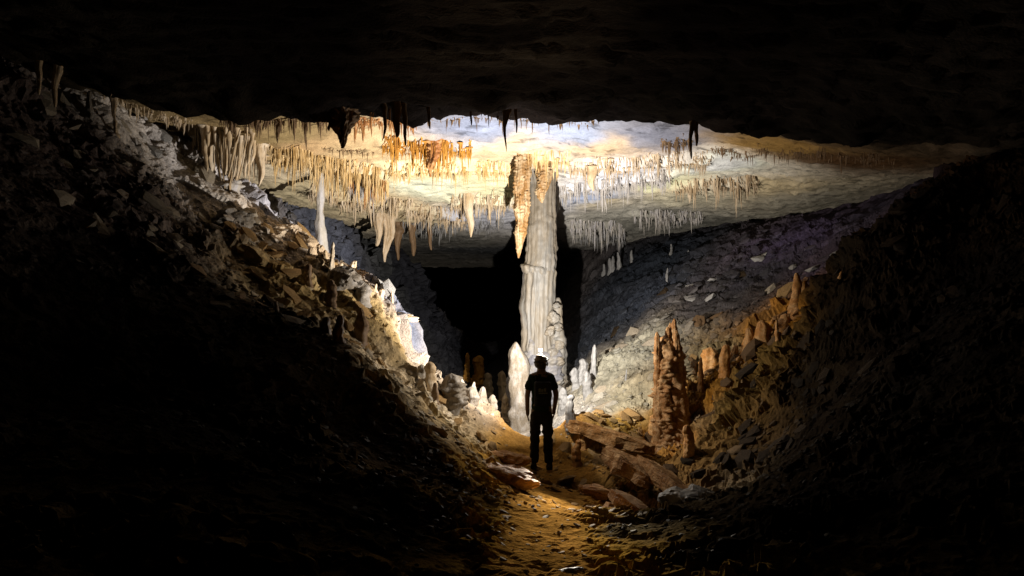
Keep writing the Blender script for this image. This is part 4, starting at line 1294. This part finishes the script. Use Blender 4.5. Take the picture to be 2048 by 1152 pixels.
# slim backpack
def rbox(name, size, mat, parent, loc, rot=(0, 0, 0), bev=.25):
    bm = bmesh.new()
    bmesh.ops.create_cube(bm, size=1)
    for q in bm.verts:
        q.co = Vector((q.co.x * size[0], q.co.y * size[1], q.co.z * size[2]))
    bmesh.ops.bevel(bm, geom=bm.edges[:], offset=min(size) * bev, segments=3, affect='EDGES', profile=.6)
    me = bpy.data.meshes.new(name)
    bm.to_mesh(me)
    bm.free()
    for p in me.polygons:
        p.use_smooth = True
    me.materials.append(mat)
    return link(name, me, parent, loc, rot)


def tube(name, pts, r, mat, parent, flat=1.0):
    cu = bpy.data.curves.new(name, 'CURVE')
    cu.dimensions = '3D'
    cu.bevel_depth = r
    sp = cu.splines.new('POLY')
    sp.points.add(len(pts) - 1)
    for p, q in zip(sp.points, pts):
        p.co = (*q, 1)
    o = bpy.data.objects.new(name, cu)
    COL.objects.link(o)
    dg = bpy.context.evaluated_depsgraph_get()
    dg.update()
    me = bpy.data.meshes.new_from_object(o.evaluated_get(dg))
    bpy.data.objects.remove(o)
    me.materials.clear()
    me.materials.append(mat)
    return link(name, me, parent)


pk = link('backpack', None, None, (PX, PY, foot_z), (0, 0, math.radians(4)))
tag(pk, 'slim black backpack with a faded grey print on the caver back', 'backpack')
pack_body = rbox('pack_body', (.24, .11, .36), M['pack'], pk, (0, -.155, 1.16), (.04, 0, 0))
rbox('front_pocket', (.19, .035, .15), M['pack'], pk, (0, -.212, 1.06), (.04, 0, 0))
for k, (dx, dz, w, h) in enumerate([(-.05, 1.225, .035, .05), (-.012, 1.22, .03, .04), (.028, 1.228, .035, .048), (0, 1.18, .13, .02)]):
    rbox('print_patch', (w, .004, h), M['print'], pack_body, (dx, -.0565, dz - 1.16))
for s in (-1, 1):
    tube('strap', [(s * .085, -.115, 1.30), (s * .09, -.085, 1.40), (s * .095, -.02, 1.455), (s * .1, .06, 1.43), (s * .11, .115, 1.33), (s * .13, .10, 1.15), (s * .12, -.09, 1.02)], .014, M['pack'], pk)
tube('grab_loop', [(-.03, -.14, 1.335), (-.02, -.15, 1.375), (.02, -.15, 1.375), (.03, -.14, 1.335)], .006, M['pack'], pk)

# headlamp worn on the cap, the light it gives, and an added rear spot
hl = link('headlamp', None, None, (PX, PY, foot_z), (0, 0, math.radians(4)))
tag(hl, 'small lit headlamp glowing white above the caver cap', 'headlamp')
ring = [(.101 * math.cos(a), .03 + .114 * math.sin(a), 1.655 + .02 * math.sin(a)) for a in np.linspace(0, 2 * math.pi, 33)]
tube('head_band', ring, .009, M['black_plastic'], hl)
tube('top_strap', [(0, .03 + .112 * math.sin(a), 1.655 + .085 * math.cos(a)) for a in np.linspace(-1.5, 1.5, 17)], .007, M['black_plastic'], hl)
rbox('bracket', (.05, .03, .03), M['black_plastic'], hl, (-.005, .085, 1.735))
rbox('lamp_glass', (.046, .04, .042), M['glow'], hl, (-.005, .095, 1.775))

sp = bpy.data.lights.new('lamp_beam', 'SPOT')
sp.energy = LAMP_BEAM
sp.color = (1.0, 0.955, 0.89)
sp.spot_size = math.radians(BEAM_ANGLE)
sp.spot_blend = BEAM_BLEND
sp.shadow_soft_size = 0.02
so = link('lamp_beam', sp, hl, (-.005, .145, 1.785))
so.rotation_euler = (math.radians(90 + BEAM_PITCH), 0, math.radians(BEAM_YAW))
fl = bpy.data.lights.new('lamp_flood', 'SPOT')
fl.energy = LAMP_FLOOD
fl.color = (1.0, 0.94, 0.85)
fl.spot_size = math.radians(172)
fl.spot_blend = 0.3
fl.shadow_soft_size = 0.02
fo = link('lamp_flood', fl, hl, (-.005, .15, 1.765))
fo.rotation_euler = (math.radians(90 + 18), 0, math.radians(2))
pt = bpy.data.lights.new('lamp_spill', 'POINT')
pt.energy = LAMP_SPILL
pt.color = (1.0, 0.93, 0.83)
pt.shadow_soft_size = 0.02
link('lamp_spill', pt, hl, (-.005, .10, 1.825))
rr_ = bpy.data.lights.new('rear_fill', 'SPOT')  # added spot aimed back along the path
rr_.energy = REAR_FILL
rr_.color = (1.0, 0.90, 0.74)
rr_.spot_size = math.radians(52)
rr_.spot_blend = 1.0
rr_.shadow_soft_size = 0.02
ro = link('rear_fill', rr_, hl, (-.005, .05, 1.83))
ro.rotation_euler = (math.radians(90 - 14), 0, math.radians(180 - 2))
ro.scale = (.36, 1, 1)  # squeezed sideways to keep the added light on the path
